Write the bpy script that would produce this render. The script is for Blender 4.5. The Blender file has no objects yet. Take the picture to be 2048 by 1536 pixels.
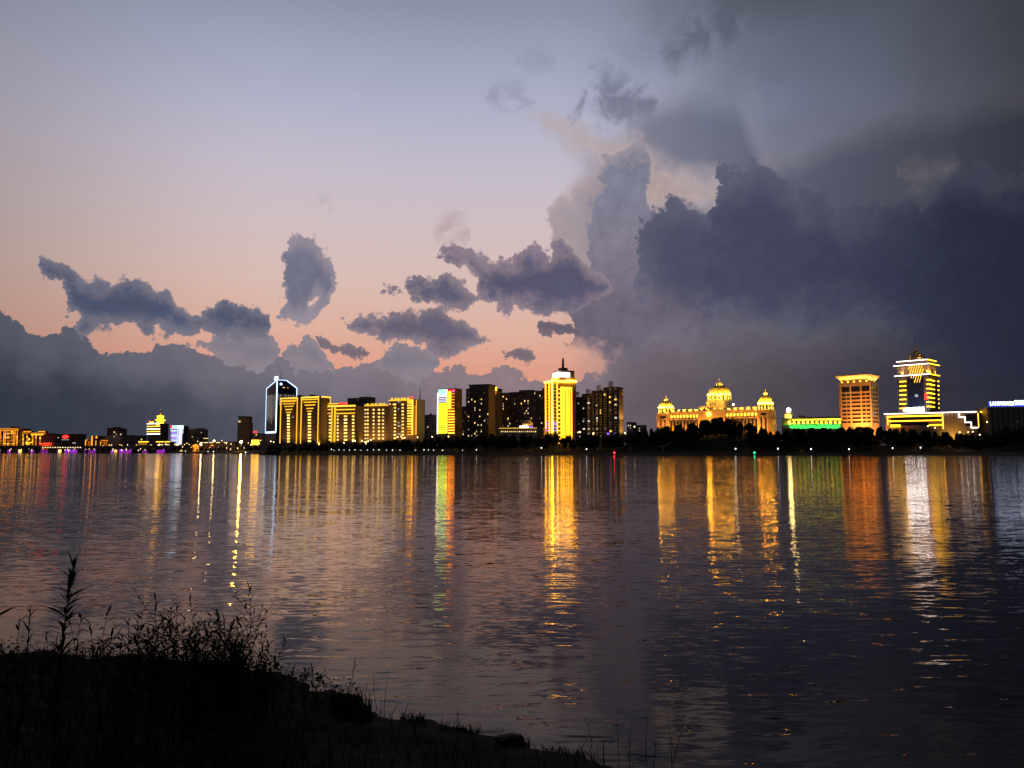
import bpy, bmesh, math, random
from mathutils import Vector, Matrix
random.seed(7)
R = random.Random(11)
SC = bpy.context.scene
COL = SC.collection
# ---------------------------------------------------------------- camera
F, CX, CY = 1538.0, 1024.0, 768.0          # focal length and centre in photograph pixels (2048 x 1536)
H = 3.6                                    # eye height above the river
PITCH = math.atan(135.0 / F)
cam_d = bpy.data.cameras.new("camera")
cam = bpy.data.objects.new("camera", cam_d)
COL.objects.link(cam)
cam.location = (0, 0, H)
cam.rotation_euler = (math.radians(90) + PITCH, 0, 0)
cam_d.sensor_fit = 'HORIZONTAL'
cam_d.sensor_width = 36.0
cam_d.lens = 36.0 * F / 2048.0
cam_d.clip_start = 0.05
cam_d.clip_end = 20000
SC.camera = cam
SC.view_settings.view_transform = 'Standard'
SC.view_settings.look = 'None'
SC.view_settings.exposure = 0.0
SC.view_settings.gamma = 1.0
SC.view_settings.use_curve_mapping = False
SC.render.engine = 'CYCLES'
SC.cycles.use_denoising = True
SC.cycles.max_bounces = 4
SC.cycles.diffuse_bounces = 1
SC.cycles.glossy_bounces = 3
SC.cycles.transparent_max_bounces = 6
SC.cycles.volume_bounces = 0
SC.cycles.caustics_reflective = False
SC.cycles.sample_clamp_indirect = 12.0
SC.cycles.use_light_tree = True
SC.cycles.use_adaptive_sampling = True
SC.cycles.adaptive_threshold = 0.02
SC.cycles.adaptive_min_samples = 16

CP, SP = math.cos(PITCH), math.sin(PITCH)
def ray(px, py):
    u, v = (px - CX) / F, (CY - py) / F
    return (u, CP - v * SP, SP + v * CP)
def at(px, py, Y):
    """point of the place seen at a photograph pixel, on the vertical plane at distance Y"""
    x, y, z = ray(px, py)
    t = Y / y
    return (x * t, Y, H + z * t)
def azel(px, py):
    x, y, z = ray(px, py)
    return math.degrees(math.atan2(x, y)), math.degrees(math.atan2(z, math.hypot(x, y)))
def lin(c):
    return tuple((v / 255 / 12.92) if v <= 10 else ((v / 255 + 0.055) / 1.055) ** 2.4 for v in c)

# ---------------------------------------------------------------- world: dusk sky with clouds, a function of direction only
world = bpy.data.worlds.new("World")
SC.world = world
world.use_nodes = True
world.cycles.sampling_method = 'MANUAL'
world.cycles.sample_map_resolution = 256
WT = world.node_tree
WT.nodes.clear()

class V:                                   # a socket with arithmetic
    tree = None
    def __init__(s, sock): s.s = sock
    @staticmethod
    def put(inp, v):
        if isinstance(v, V): V.tree.links.new(v.s, inp)
        else: inp.default_value = v
    @staticmethod
    def m(op, *a, clamp=False):
        n = V.tree.nodes.new('ShaderNodeMath'); n.operation = op; n.use_clamp = clamp
        for i, v in enumerate(a): V.put(n.inputs[i], v)
        return V(n.outputs[0])
    def __add__(s, o): return V.m('ADD', s, o)
    __radd__ = __add__
    def __sub__(s, o): return V.m('SUBTRACT', s, o)
    def __rsub__(s, o): return V.m('SUBTRACT', o, s)
    def __mul__(s, o): return V.m('MULTIPLY', s, o)
    __rmul__ = __mul__
    def __truediv__(s, o): return V.m('DIVIDE', s, o)
def vmin(a, b): return V.m('MINIMUM', a, b)
def vmax(a, b): return V.m('MAXIMUM', a, b)
def sstep(v, a, b, lo=0.0, hi=1.0):
    n = V.tree.nodes.new('ShaderNodeMapRange'); n.interpolation_type = 'SMOOTHSTEP'
    for i, x in enumerate((v, a, b, lo, hi)): V.put(n.inputs[i], x)
    return V(n.outputs[0])
def mixc(f, a, b, mode='MIX'):
    n = V.tree.nodes.new('ShaderNodeMix'); n.data_type = 'RGBA'; n.blend_type = mode
    V.put(n.inputs[0], f)
    for i, c in ((6, a), (7, b)):
        if isinstance(c, V): V.tree.links.new(c.s, n.inputs[i])
        else: n.inputs[i].default_value = (*c, 1)
    return V(n.outputs[2])
def noise(vec, scale, detail=3, rough=0.5, dist=0.0, ntype='FBM'):
    n = V.tree.nodes.new('ShaderNodeTexNoise'); n.noise_type = ntype
    V.tree.links.new(vec.s, n.inputs['Vector'])
    n.inputs['Scale'].default_value = scale; n.inputs['Detail'].default_value = detail
    n.inputs['Roughness'].default_value = rough; n.inputs['Distortion'].default_value = dist
    return n
def sep(sock):
    n = V.tree.nodes.new('ShaderNodeSeparateXYZ'); V.tree.links.new(sock, n.inputs[0])
    return [V(o) for o in n.outputs]
def comb(x, y, z):
    n = V.tree.nodes.new('ShaderNodeCombineXYZ')
    for i, v in enumerate((x, y, z)): V.put(n.inputs[i], v)
    return V(n.outputs[0])
def curve(x, pts, lo, hi):
    """piecewise curve through pts (x already normalised 0..1), returning values in lo..hi"""
    n = V.tree.nodes.new('ShaderNodeFloatCurve')
    V.put(n.inputs['Value'], x)
    c = n.mapping.curves[0]
    pts = sorted(pts)
    sc = [(min(max(a, 0), 1), min(max((b - lo) / (hi - lo), 0), 1)) for a, b in pts]
    while len(c.points) < len(sc): c.points.new(0.5, 0.5)
    for p, (a, b) in zip(c.points, sc):
        p.location = (a, b); p.handle_type = 'VECTOR'
    n.mapping.use_clip = True
    n.mapping.update()
    return V(n.outputs[0]) * (hi - lo) + lo
def ramp(x, stops, interp='EASE'):
    n = V.tree.nodes.new('ShaderNodeValToRGB'); n.color_ramp.interpolation = interp
    V.put(n.inputs[0], x)
    e = n.color_ramp.elements
    while len(e) < len(stops): e.new(0.5)
    for k, (p, c) in enumerate(sorted(stops)):
        e[k].position = p; e[k].color = (*c, 1)
    return V(n.outputs[0])

V.tree = WT
tc = WT.nodes.new('ShaderNodeTexCoord')
DIR = V(tc.outputs['Generated'])
dx, dy, dz = sep(DIR.s)
AZ = V.m('ARCTAN2', dx, dy) * 57.29578
EL = V.m('ARCTAN2', dz, V.m('SQRT', dx * dx + dy * dy)) * 57.29578
n1 = noise(DIR, 14, 2, 0.5)
n2 = noise(DIR, 52, 4, 0.6)
a1, e1, _ = sep(n1.outputs['Color'])
a2, e2, q2 = sep(n2.outputs['Color'])
vo = WT.nodes.new('ShaderNodeTexVoronoi'); vo.feature = 'F1'; vo.normalize = True
WT.links.new(DIR.s, vo.inputs['Vector'])
vo.inputs['Scale'].default_value = 34; vo.inputs['Detail'].default_value = 3.0
vo.inputs['Roughness'].default_value = 0.68; pass
PUFF = (0.27 - V(vo.outputs['Distance'])) * 2.6
AZW = AZ + (a1 - 0.5) * 2.6 + (a2 - 0.5) * 1.3 + PUFF * 0.9
ELW = EL + (e1 - 0.5) * 2.0 + (e2 - 0.5) * 0.8
AZS = AZ + (a1 - 0.5) * 5.0
ELS = EL + (e1 - 0.5) * 4.0
A0, A1 = -45.0, 45.0
TW = (AZW - A0) / (A1 - A0)
TS = (AZS - A0) / (A1 - A0)
def tn(az): return (az - A0) / (A1 - A0)
nb = noise(DIR, 9, 3, 0.55)
BIG = V(nb.outputs['Fac'])

def cloud(cols, soft=False, sharp=0.28, puff=1.6, fade=False, t=None, e=None):
    """signed depth (degrees) inside a cloud given as columns (px, y_top, y_bottom)"""
    top, bot = [], []
    for px, yt, yb in cols:
        at_, et = azel(px, yt); ab, eb = azel(px, yb)
        top.append((tn(at_), et)); bot.append((tn(ab), eb))
    if not fade:
        for lst, s in ((top, -1), (bot, 1)):
            a, b = lst[0], lst[-1]
            mid0 = (top[0][1] + bot[0][1]) / 2 if False else a[1]
            lst.insert(0, (a[0] - 0.007, a[1] + s * 2.5)); lst.append((b[0] + 0.007, b[1] + s * 2.5))
    T = curve(t or (TS if soft else TW), top, -6, 46)
    B = curve(t or (TS if soft else TW), bot, -6, 46)
    ee = e or (ELS if soft else ELW)
    f = vmin(T - ee, ee - B)
    if puff: f = f + PUFF * (puff * 0.9) + 0.14
    return f
def cloud2(cols, t=None, e=None):
    """height below the top edge and height above the base, separately"""
    top = [(tn(azel(px, a)[0]), azel(px, a)[1]) for px, a, b in cols]
    bot = [(tn(azel(px, b)[0]), azel(px, b)[1]) for px, a, b in cols]
    tt, ee = t or TW, e or ELW
    return curve(tt, top, -6, 46) - ee, ee - curve(tt, bot, -6, 46)
def lay(col, f, edge, core, depth=1.6, w0=-0.12, w1=0.30, alpha=1.0):
    if w1 < 0.4: w0, w1 = w0 * 0.7, w1 * 0.7
    m = sstep(f, w0, w1, 0.0, alpha)
    c = mixc(sstep(f + (BIG - 0.5) * depth * 1.4 + (q2 - 0.5) * 0.9, 0.0, depth), lin(edge) if not isinstance(edge, V) else edge, lin(core) if not isinstance(core, V) else core)
    g = PUFF * 0.22 + (q2 - 0.5) * 0.3 + 1.0
    c = mixc(1.0, c, comb(g, g, g), 'MULTIPLY')
    return mixc(m, col, c)

EN = EL / 50.0
def eln(y, px=700): return max(0.0, min(1.0, azel(px, y)[1] / 50.0))
# clear air: peach near the horizon, rose, then slate blue overhead; greyer towards the storm on the right
left = ramp(EN, [(0.0, lin((224, 150, 122))), (eln(740), lin((224, 158, 136))), (eln(660), lin((222, 176, 158))),
                 (eln(560), lin((217, 188, 179))), (eln(450), lin((208, 190, 193))), (eln(340), lin((197, 188, 202))), (eln(230), lin((180, 180, 201))),
                 (eln(110), lin((160, 166, 188))), (eln(0), lin((140, 147, 167))), (0.84, lin((74, 82, 98))), (1.0, lin((44, 50, 62)))], 'LINEAR')
right = ramp(EN, [(0.0, lin((96, 88, 96))), (eln(600), lin((112, 104, 112))), (eln(400), lin((124, 120, 134))),
                  (eln(250), lin((112, 118, 138))), (eln(100), lin((96, 103, 120))), (eln(0), lin((76, 80, 90))), (1.0, lin((34, 37, 44)))], 'LINEAR')
sky = mixc(sstep(AZ + (a1 - 0.5) * 6, 2.0, 22.0), left, right)
# the same dusk goes on round the sky: dim blue grey behind the viewer
sky = mixc(sstep(AZ + (a1 - 0.5) * 4, 18.0, 38.0, 0.0, 0.9), sky, lin((52, 52, 57)))
sky = mixc(sstep(V.m('ABSOLUTE', AZ), 40.0, 95.0), sky, lin((30, 32, 40)))
sky = mixc(sstep(AZ * -1.0, 16.0, 44.0, 0.0, 0.55), sky, lin((92, 88, 92)))

# anvil veil of the storm on the upper right
ft, fbm = cloud2([(1180, 300, 900), (1300, 200, 900), (1380, 170, 900), (1470, 200, 900), (1530, 320, 900), (1600, 305, 900), (1700, 252, 900), (1850, 215, 900), (2048, 190, 900), (2500, 60, 900), (3200, 0, 900)], t=(AZ + (a1 - 0.5) * 1.5 - A0) / (A1 - A0), e=EL + (e1 - 0.5) * 1.6 + (e2 - 0.5) * 0.6)
veil = ramp((AZ + 36.0) / 72.0, [(0.55, lin((138, 134, 148))), (0.7, lin((106, 110, 130))), (0.82, lin((80, 84, 101))), (0.95, lin((56, 59, 72))), (1.0, lin((46, 49, 60)))], 'LINEAR')
sky = mixc(vmin(sstep(ft, -0.5, 2.2, 0.0, 0.9), sstep(AZS, 4.0, 10.0)), sky, veil)
# warm lit plume left of the tower
f = cloud([(1050, 215, 240), (1090, 215, 262), (1150, 240, 305), (1200, 270, 330), (1260, 260, 400), (1300, 300, 430), (1360, 330, 440), (1430, 350, 430), (1480, 372, 400)], soft=False, puff=0.6)
sky = lay(sky, f, (180, 168, 174), (190, 168, 164), 2.0, -0.5, 1.2, 0.8)
f = cloud([(1100, 420, 470), (1160, 360, 640), (1230, 330, 660), (1300, 480, 620)], soft=False, puff=1.0)
sky = lay(sky, f, (172, 150, 152), (150, 138, 146), 2.5, -0.8, 1.0, 0.75)

# haze bank along the horizon
bank = [(-900, 640, 1000), (-300, 620, 1000), (0, 630, 1000), (35, 640, 1000), (60, 668, 1000), (100, 688, 1000), (140, 668, 1000), (180, 690, 1000), (235, 702, 1000), (300, 690, 1000), (370, 700, 1000), (400, 714, 1000),
        (430, 722, 1000), (460, 706, 1000), (540, 716, 1000), (620, 722, 1000), (660, 740, 1000), (720, 738, 1000), (770, 720, 1000), (860, 738, 1000), (872, 754, 1000), (890, 734, 1000),
        (925, 724, 1000), (950, 752, 1000), (985, 722, 1000), (1025, 738, 1000), (1060, 756, 1000), (1100, 772, 1000), (1150, 770, 1000), (1190, 745, 1000), (1230, 700, 1000), (1300, 670, 1000), (1500, 650, 1000), (1800, 640, 1000), (2300, 620, 1000), (3300, 600, 1000)]
fb = cloud(bank, puff=1.5, fade=True)
tb = (AZ + 36.0) / 72.0
bank_hi = ramp(tb, [(0.0, lin((80, 84, 98))), (0.12, lin((98, 98, 112))), (0.3, lin((128, 120, 132))), (0.5, lin((146, 126, 132))), (0.6, lin((124, 112, 122))), (0.75, lin((98, 92, 102))), (0.9, lin((66, 64, 76))), (1.0, lin((48, 50, 62)))], 'LINEAR')
bank_lo = ramp(tb, [(0.0, lin((50, 56, 68))), (0.12, lin((58, 62, 76))), (0.3, lin((92, 92, 106))), (0.5, lin((132, 114, 122))), (0.6, lin((108, 96, 104))), (0.75, lin((82, 76, 84))), (0.9, lin((52, 50, 62))), (1.0, lin((40, 42, 54)))], 'LINEAR')
SOFTB = sstep(AZ, 4.0, 10.0)
g = PUFF * 0.16 + (q2 - 0.5) * 0.2 + 1.0
sky = mixc(sstep(fb / (1.0 + SOFTB * 14.0), -0.04, 0.12), sky, mixc(1.0, mixc(sstep(fb + (BIG - 0.5) * 2.0, 0.2, 4.5), bank_hi, bank_lo), comb(g, g, g), 'MULTIPLY'))
# two pale towers rising from the bank
for cols in ([(388, 690, 700), (415, 684, 718), (440, 655, 730), (470, 660, 740), (520, 672, 740), (545, 690, 725)],
             [(555, 700, 735), (585, 684, 745), (620, 672, 750), (645, 680, 750), (660, 715, 745)],
             [(765, 712, 750), (785, 690, 760), (830, 690, 760), (868, 705, 750)]):
    f = cloud(cols, puff=1.5)
    sky = lay(sky, f, (142, 132, 142), (124, 118, 130), 2.0, -0.1, 0.22)

# pale tower of the storm and its broken foot
ft, fbm = cloud2([(1105, 780, 690), (1135, 690, 690), (1152, 600, 690), (1168, 520, 690), (1180, 455, 690), (1190, 410, 690), (1205, 345, 720), (1230, 312, 722), (1258, 282, 716), (1290, 292, 712), (1304, 340, 705), (1310, 400, 705), (1322, 470, 700), (1340, 510, 706), (1370, 560, 702), (1390, 610, 690), (1430, 720, 690), (1460, 800, 690)])
ft = ft + PUFF * 3.0 + 0.2
tower_col = ramp(EN, [(0.05, lin((100, 92, 106))), (eln(620), lin((112, 104, 120))), (eln(500), lin((130, 122, 138))), (eln(380), lin((128, 128, 148))), (eln(300), lin((122, 124, 144)))], 'LINEAR')
tower_c = mixc(vmax(sstep(ft + (BIG - 0.5) * 2.4 + (q2 - 0.5) * 1.2, 0.0, 1.6), sstep(EL, 10.5, 15.0, 1.0, 0.0)), lin((154, 145, 156)), tower_col)
g = PUFF * 0.30 + (q2 - 0.5) * 0.35 + 1.0
tower_c = mixc(1.0, tower_c, comb(g, g, g), 'MULTIPLY')
sky = mixc(vmin(sstep(ft, -0.06, 0.2), sstep(fbm + (BIG - 0.5) * 5.0 + PUFF * 2.0, -0.8, 1.6)), sky, tower_c)
# dark storm mass
ft, fbm = cloud2([(1270, 470, 600), (1288, 440, 620), (1310, 402, 630), (1345, 382, 650), (1385, 410, 660), (1420, 430, 665), (1435, 345, 665), (1470, 330, 660), (1525, 322, 655), (1565, 352, 650), (1590, 392, 650), (1645, 378, 655), (1680, 420, 660), (1730, 405, 665),
           (1800, 410, 690), (1850, 390, 720), (1900, 340, 760), (2048, 330, 790), (2400, 260, 800), (3300, 200, 830)])
ft = vmin(ft + PUFF * 2.2, (AZW - 9.3) * 1.6 + PUFF * 1.8)
storm = ramp(tb, [(0.6, lin((88, 88, 108))), (0.70, lin((75, 76, 99))), (0.82, lin((62, 65, 87))), (0.92, lin((44, 48, 66))), (1.0, lin((34, 38, 52)))], 'LINEAR')
storm = mixc(sstep(ft + (BIG - 0.5) * 6.0 + (q2 - 0.5) * 1.2, -0.3, 3.2), mixc(sstep(AZ, 14.0, 30.0), lin((96, 96, 116)), lin((66, 68, 84))), storm)
g = PUFF * 0.22 + (q2 - 0.5) * 0.25 + 1.0
storm = mixc(1.0, storm, comb(g, g, g), 'MULTIPLY')
sky = mixc(vmin(sstep(ft, -0.1, 0.5), sstep(fbm + (BIG - 0.5) * 5.0 + PUFF * 3.0, -1.6, 3.2)), sky, storm)
# grey breaks under the storm
f = cloud([(1380, 640, 690), (1440, 616, 720), (1540, 622, 700), (1620, 650, 690), (1700, 640, 660)], soft=True, puff=0.6)
sky = lay(sky, f, (92, 88, 100), (104, 98, 106), 2.0, -0.8, 1.6, 0.5)
# pale cumulus head at the right
f = cloud([(1802, 310, 385), (1822, 296, 402), (1850, 288, 400), (1885, 284, 385), (1920, 300, 350)], puff=1.4)
sky = lay(sky, f, (84, 84, 94), (106, 102, 108), 2.4, -0.3, 1.6, 0.6)

# nearer dark clouds against the glow
f = cloud([(1085, 655, 662), (1105, 648, 672), (1140, 645, 672), (1165, 655, 668)], puff=1.2)
sky = lay(sky, f, (128, 112, 122), (104, 94, 108), 0.9, -0.1, 0.25)
f = cloud([(1005, 712, 720), (1030, 702, 728), (1060, 706, 728), (1075, 716, 724)], puff=1.2)
sky = lay(sky, f, (134, 118, 124), (112, 102, 112), 0.9, -0.1, 0.25)
f = cloud([(775, 585, 605), (800, 568, 605), (840, 555, 622), (880, 545, 624), (930, 560, 622), (965, 580, 600)], puff=2.0)
sky = lay(sky, f, (144, 130, 140), (94, 92, 114), 1.7, -0.14, 0.38)
f = cloud([(866, 505, 520), (890, 492, 530), (925, 488, 545), (955, 494, 580), (985, 505, 612), (1020, 508, 622), (1055, 490, 628), (1100, 496, 632), (1135, 484, 628), (1160, 520, 615), (1195, 548, 600), (1225, 562, 585)], puff=1.9)
hole = cloud([(905, 545, 560), (930, 532, 572), (950, 536, 575)], puff=0.8)
f = vmin(f, hole * -1.0 + 0.1)
sky = lay(sky, f, (144, 128, 140), (88, 87, 111), 1.9, -0.14, 0.38)
f = cloud([(700, 645, 658), (725, 634, 668), (765, 620, 676), (805, 614, 690), (850, 614, 708), (885, 624, 710), (920, 636, 700), (955, 660, 700), (985, 686, 698)], puff=1.8)
sky = lay(sky, f, (148, 132, 140), (102, 96, 116), 1.8, -0.14, 0.38)
f = cloud([(645, 660, 690), (665, 672, 698), (690, 690, 712), (725, 692, 720)], puff=1.4)
sky = lay(sky, f, (132, 116, 124), (110, 100, 114), 1.0, -0.1, 0.25)
f = cloud([(562, 560, 640), (574, 476, 648), (600, 466, 650), (624, 464, 645), (650, 502, 636), (674, 512, 566)], puff=1.8)
hole = cloud([(612, 606, 612), (626, 596, 612), (640, 590, 598)], puff=0.8)
f = vmin(f, hole * -1.0 + 0.15)
sky = lay(sky, f, (150, 140, 152), (116, 116, 136), 1.7, -0.15, 0.35)
f = cloud([(80, 516, 536), (105, 518, 566), (130, 540, 606), (150, 556, 652), (170, 568, 668), (205, 574, 664), (235, 570, 658), (268, 576, 656), (295, 594, 660), (322, 590, 662), (350, 614, 664), (385, 630, 664), (412, 622, 662), (435, 612, 668), (470, 614, 672), (500, 622, 674), (535, 650, 670)], puff=1.7)
sky = lay(sky, f + 0.25, (122, 118, 132), (76, 84, 108), 1.6, -0.14, 0.36)
# torn wisps overhead
nw = noise(DIR, 26, 4, 0.6, 0.6)
W = (V(nw.outputs['Fac']) - 0.52) * 6.0
for cols, c, al in (([(1330, 90, 130), (1370, 50, 130), (1430, -40, 110), (1480, -60, 60)], (84, 88, 104), 0.75),
                    ([(1130, 205, 240), (1170, 150, 240), (1220, 120, 260), (1300, 175, 240)], (98, 102, 122), 0.8),
                    ([(985, 175, 200), (1020, 170, 215), (1060, 180, 205)], (120, 124, 146), 0.7),
                    ([(1040, 110, 130), (1110, 95, 130)], (124, 130, 152), 0.6),
                    ([(612, 395, 408), (655, 392, 412)], (168, 156, 164), 0.8),
                    ([(860, 430, 460), (900, 410, 500), (930, 440, 490)], (176, 156, 160), 0.8)):
    f = cloud(cols, soft=False, puff=0.0)
    sky = mixc(sstep(vmin(f * 0.9 + 0.2, W + f * 0.8), -0.6, 1.4, 0.0, al * 0.9), sky, lin(c))
# nothing but dim ground glow below the horizon
sky = mixc(sstep(EL, -1.0, 0.0, 1.0, 0.0), sky, lin((30, 30, 36)))
bg = WT.nodes.new('ShaderNodeBackground')
WT.links.new(sky.s, bg.inputs['Color'])
bg.inputs['Strength'].default_value = 1.0
wo = WT.nodes.new('ShaderNodeOutputWorld')
WT.links.new(bg.outputs[0], wo.inputs['Surface'])

# ---------------------------------------------------------------- the last of the sunset, far to the left behind the bank
sun_d = bpy.data.lights.new("sun", 'SUN')
sun_d.energy = 0.02; sun_d.angle = math.radians(12); sun_d.color = (1.0, 0.7, 0.5)
sun = bpy.data.objects.new("sun", sun_d); COL.objects.link(sun)
sun.rotation_euler = Vector((0.25, -1.0, -0.06)).to_track_quat('-Z', 'Y').to_euler()

# ================================================================ materials
MATS = {}
def new_mat(name):
    m = bpy.data.materials.new(name); m.use_nodes = True
    V.tree = m.node_tree; m.node_tree.nodes.clear()
    MATS[name] = m
    return m
def out(shader):
    o = V.tree.nodes.new('ShaderNodeOutputMaterial'); V.tree.links.new(shader, o.inputs['Surface'])
def obj_coord():
    t = V.tree.nodes.new('ShaderNodeTexCoord'); return V(t.outputs['Object'])
def world_pos():
    g = V.tree.nodes.new('ShaderNodeNewGeometry'); return V(g.outputs['Position'])
def surf(name, c1, c2, rough=0.7, scale=0.4, metal=0.0, spec=0.4, detail=4, bump=0.0, streak=1.0):
    """plain weathered surface: two tones of one colour broken up by noise"""
    m = new_mat(name)
    mp = V.tree.nodes.new('ShaderNodeMapping'); V.tree.links.new(world_pos().s, mp.inputs[0])
    mp.inputs['Scale'].default_value = (1, 1, streak)
    n = noise(V(mp.outputs[0]), scale, detail, 0.6)
    r = ramp(V(n.outputs['Fac']), [(0.32, c1), (0.68, c2)], 'LINEAR')
    b = V.tree.nodes.new('ShaderNodeBsdfPrincipled')
    V.tree.links.new(r.s, b.inputs['Base Color'])
    b.inputs['Roughness'].default_value = rough; b.inputs['Metallic'].default_value = metal
    b.inputs['Specular IOR Level'].default_value = spec
    if bump:
        bp = V.tree.nodes.new('ShaderNodeBump'); bp.inputs['Strength'].default_value = 0.6; bp.inputs['Distance'].default_value = bump
        V.tree.links.new(n.outputs['Fac'], bp.inputs['Height']); V.tree.links.new(bp.outputs[0], b.inputs['Normal'])
    out(b.outputs[0]); return m
def glow(name, col, strength, vary=0.25, sampled=True, scale=0.25):
    """a lamp, strip, screen or lit window: emission that varies a little from lamp to lamp and along it"""
    m = new_mat(name)
    oi = V.tree.nodes.new('ShaderNodeObjectInfo')
    n = noise(world_pos(), scale, 2, 0.5)
    k = (V(oi.outputs['Random']) - 0.5) * (2 * vary) + (V(n.outputs['Fac']) - 0.5) * vary + 1.0
    e = V.tree.nodes.new('ShaderNodeEmission'); e.inputs['Color'].default_value = (*col, 1)
    V.put(e.inputs['Strength'], k * strength)
    out(e.outputs[0])
    m.cycles.emission_sampling = 'AUTO' if sampled else 'NONE'
    return m
surf('dark_render', (0.14, 0.12, 0.12), (0.19, 0.16, 0.155), 0.8, 0.12, streak=0.4)
surf('brown_render', (0.22, 0.155, 0.13), (0.30, 0.21, 0.175), 0.8, 0.12, streak=0.4)
surf('grey_render', (0.24, 0.225, 0.215), (0.32, 0.30, 0.285), 0.8, 0.12, streak=0.4)
surf('cream_stone', (0.42, 0.36, 0.28), (0.52, 0.45, 0.35), 0.75, 0.18, streak=0.4)
surf('tan_stone', (0.34, 0.26, 0.19), (0.42, 0.33, 0.24), 0.75, 0.18, streak=0.4)
surf('gold_dome', (0.46, 0.36, 0.15), (0.56, 0.44, 0.2), 0.45, 0.5, metal=0.15)
surf('green_roof', (0.06, 0.16, 0.09), (0.08, 0.2, 0.11), 0.6, 0.3)
surf('dark_glass', (0.012, 0.014, 0.02), (0.02, 0.022, 0.03), 0.12, 0.3, spec=0.6)
surf('blue_glass', (0.014, 0.02, 0.06), (0.022, 0.03, 0.085), 0.3, 0.3, spec=0.5)
surf('roof_felt', (0.04, 0.038, 0.038), (0.06, 0.055, 0.055), 0.9, 0.3)
surf('steel', (0.09, 0.08, 0.08), (0.13, 0.12, 0.12), 0.5, 1.0, metal=0.5)
surf('bridge_concrete', (0.13, 0.125, 0.12), (0.19, 0.18, 0.17), 0.85, 0.15, streak=0.4)
surf('bark', (0.03, 0.024, 0.02), (0.05, 0.04, 0.034), 0.9, 1.5)
surf('foliage', (0.022, 0.032, 0.016), (0.04, 0.055, 0.026), 0.75, 0.25, spec=0.2)
surf('embankment', (0.06, 0.06, 0.055), (0.09, 0.088, 0.08), 0.9, 0.12)
surf('park_ground', (0.03, 0.034, 0.022), (0.05, 0.052, 0.036), 0.95, 0.06)
surf('mud', (0.007, 0.006, 0.005), (0.014, 0.012, 0.010), 0.9, 2.2, bump=0.05, detail=7, spec=0.1)
surf('weed_leaf', (0.012, 0.016, 0.008), (0.022, 0.028, 0.013), 0.8, 6.0, spec=0.05)
surf('weed_stem', (0.016, 0.014, 0.009), (0.026, 0.023, 0.014), 0.8, 8.0, spec=0.05)
surf('dry_reed', (0.05, 0.042, 0.03), (0.07, 0.06, 0.042), 0.8, 8.0, spec=0.2)
surf('stone', (0.008, 0.0075, 0.007), (0.016, 0.015, 0.014), 0.85, 3.0, bump=0.03)
surf('hull', (0.03, 0.03, 0.035), (0.05, 0.05, 0.055), 0.5, 0.6)
surf('white_paint', (0.45, 0.45, 0.47), (0.55, 0.55, 0.57), 0.5, 0.5)
YEL = (1.0, 0.52, 0.018)
glow('led_yellow', YEL, 6.5, 0.15)
glow('led_bright', (1.0, 0.44, 0.015), 28.0, 0.15)
glow('dome_lamp', (1.0, 0.42, 0.02), 280.0, 0.1, False)
glow('led_gold', (1.0, 0.46, 0.03), 4.6, 0.2)
glow('led_slab', (1.0, 0.52, 0.03), 1.5, 0.2)
glow('led_slab_bright', (1.0, 0.58, 0.06), 1.9, 0.15)
glow('screen_lime', (0.82, 1.0, 0.015), 4.0, 0.3)
glow('screen_amber', (1.0, 0.30, 0.015), 5.0, 0.2)
glow('shaft_gold', (1.0, 0.42, 0.015), 7.0, 0.3)
glow('led_dim', (1.0, 0.55, 0.06), 1.1, 0.25)
glow('led_orange', (1.0, 0.33, 0.02), 1.9, 0.25)
glow('led_orange_dim', (1.0, 0.30, 0.02), 1.0, 0.4, False)
glow('led_white', (0.50, 0.70, 1.0), 2.6, 0.1)
glow('led_icy', (0.55, 0.72, 1.0), 2.2, 0.1)
glow('led_pink_white', (1.0, 0.80, 0.72), 5.0, 0.1)
glow('led_curtain', (0.9, 0.85, 0.75), 0.35, 0.5, False)
glow('led_blue', (0.06, 0.10, 1.0), 1.0, 0.1)
glow('led_green', (0.03, 1.0, 0.10), 0.6, 0.2)
glow('led_cyan', (0.25, 1.0, 0.75), 2.6, 0.1)
glow('led_red', (1.0, 0.03, 0.02), 2.6, 0.2)
glow('led_purple', (0.50, 0.04, 0.65), 0.5, 0.5, False, 0.05)
glow('led_violet', (0.28, 0.12, 1.0), 2.0, 0.2)
glow('sign_white', (0.92, 0.92, 1.0), 32.0, 0.05)
glow('sign_bluewhite', (0.7, 0.82, 1.0), 9.0, 0.05)
glow('lamp_white', (0.9, 0.95, 1.0), 9.0, 0.3, False)
glow('lamp_faint', (0.9, 0.95, 1.0), 3.0, 0.5, False)
glow('lamp_warm', (1.0, 0.66, 0.26), 7.0, 0.4, False)
glow('lamp_flood', (1.0, 0.78, 0.32), 60.0, 0.1)
glow('lamp_beam', (1.0, 0.50, 0.05), 700.0, 0.0)
glow('lamp_sign', (1.0, 0.8, 0.4), 2.0, 0.2, False)
glow('window_warm', (1.0, 0.66, 0.22), 1.5, 0.5, False)
glow('window_gold', (1.0, 0.62, 0.12), 2.0, 0.3, False)
glow('window_pale', (1.0, 0.82, 0.52), 0.8, 0.6, False)
glow('window_cool', (0.82, 0.9, 1.0), 0.7, 0.5, False)
glow('window_dim', (1.0, 0.6, 0.3), 0.10, 0.6, False)
glow('screen_light', (0.8, 0.78, 1.0), 1.4, 0.3, False)

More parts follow.
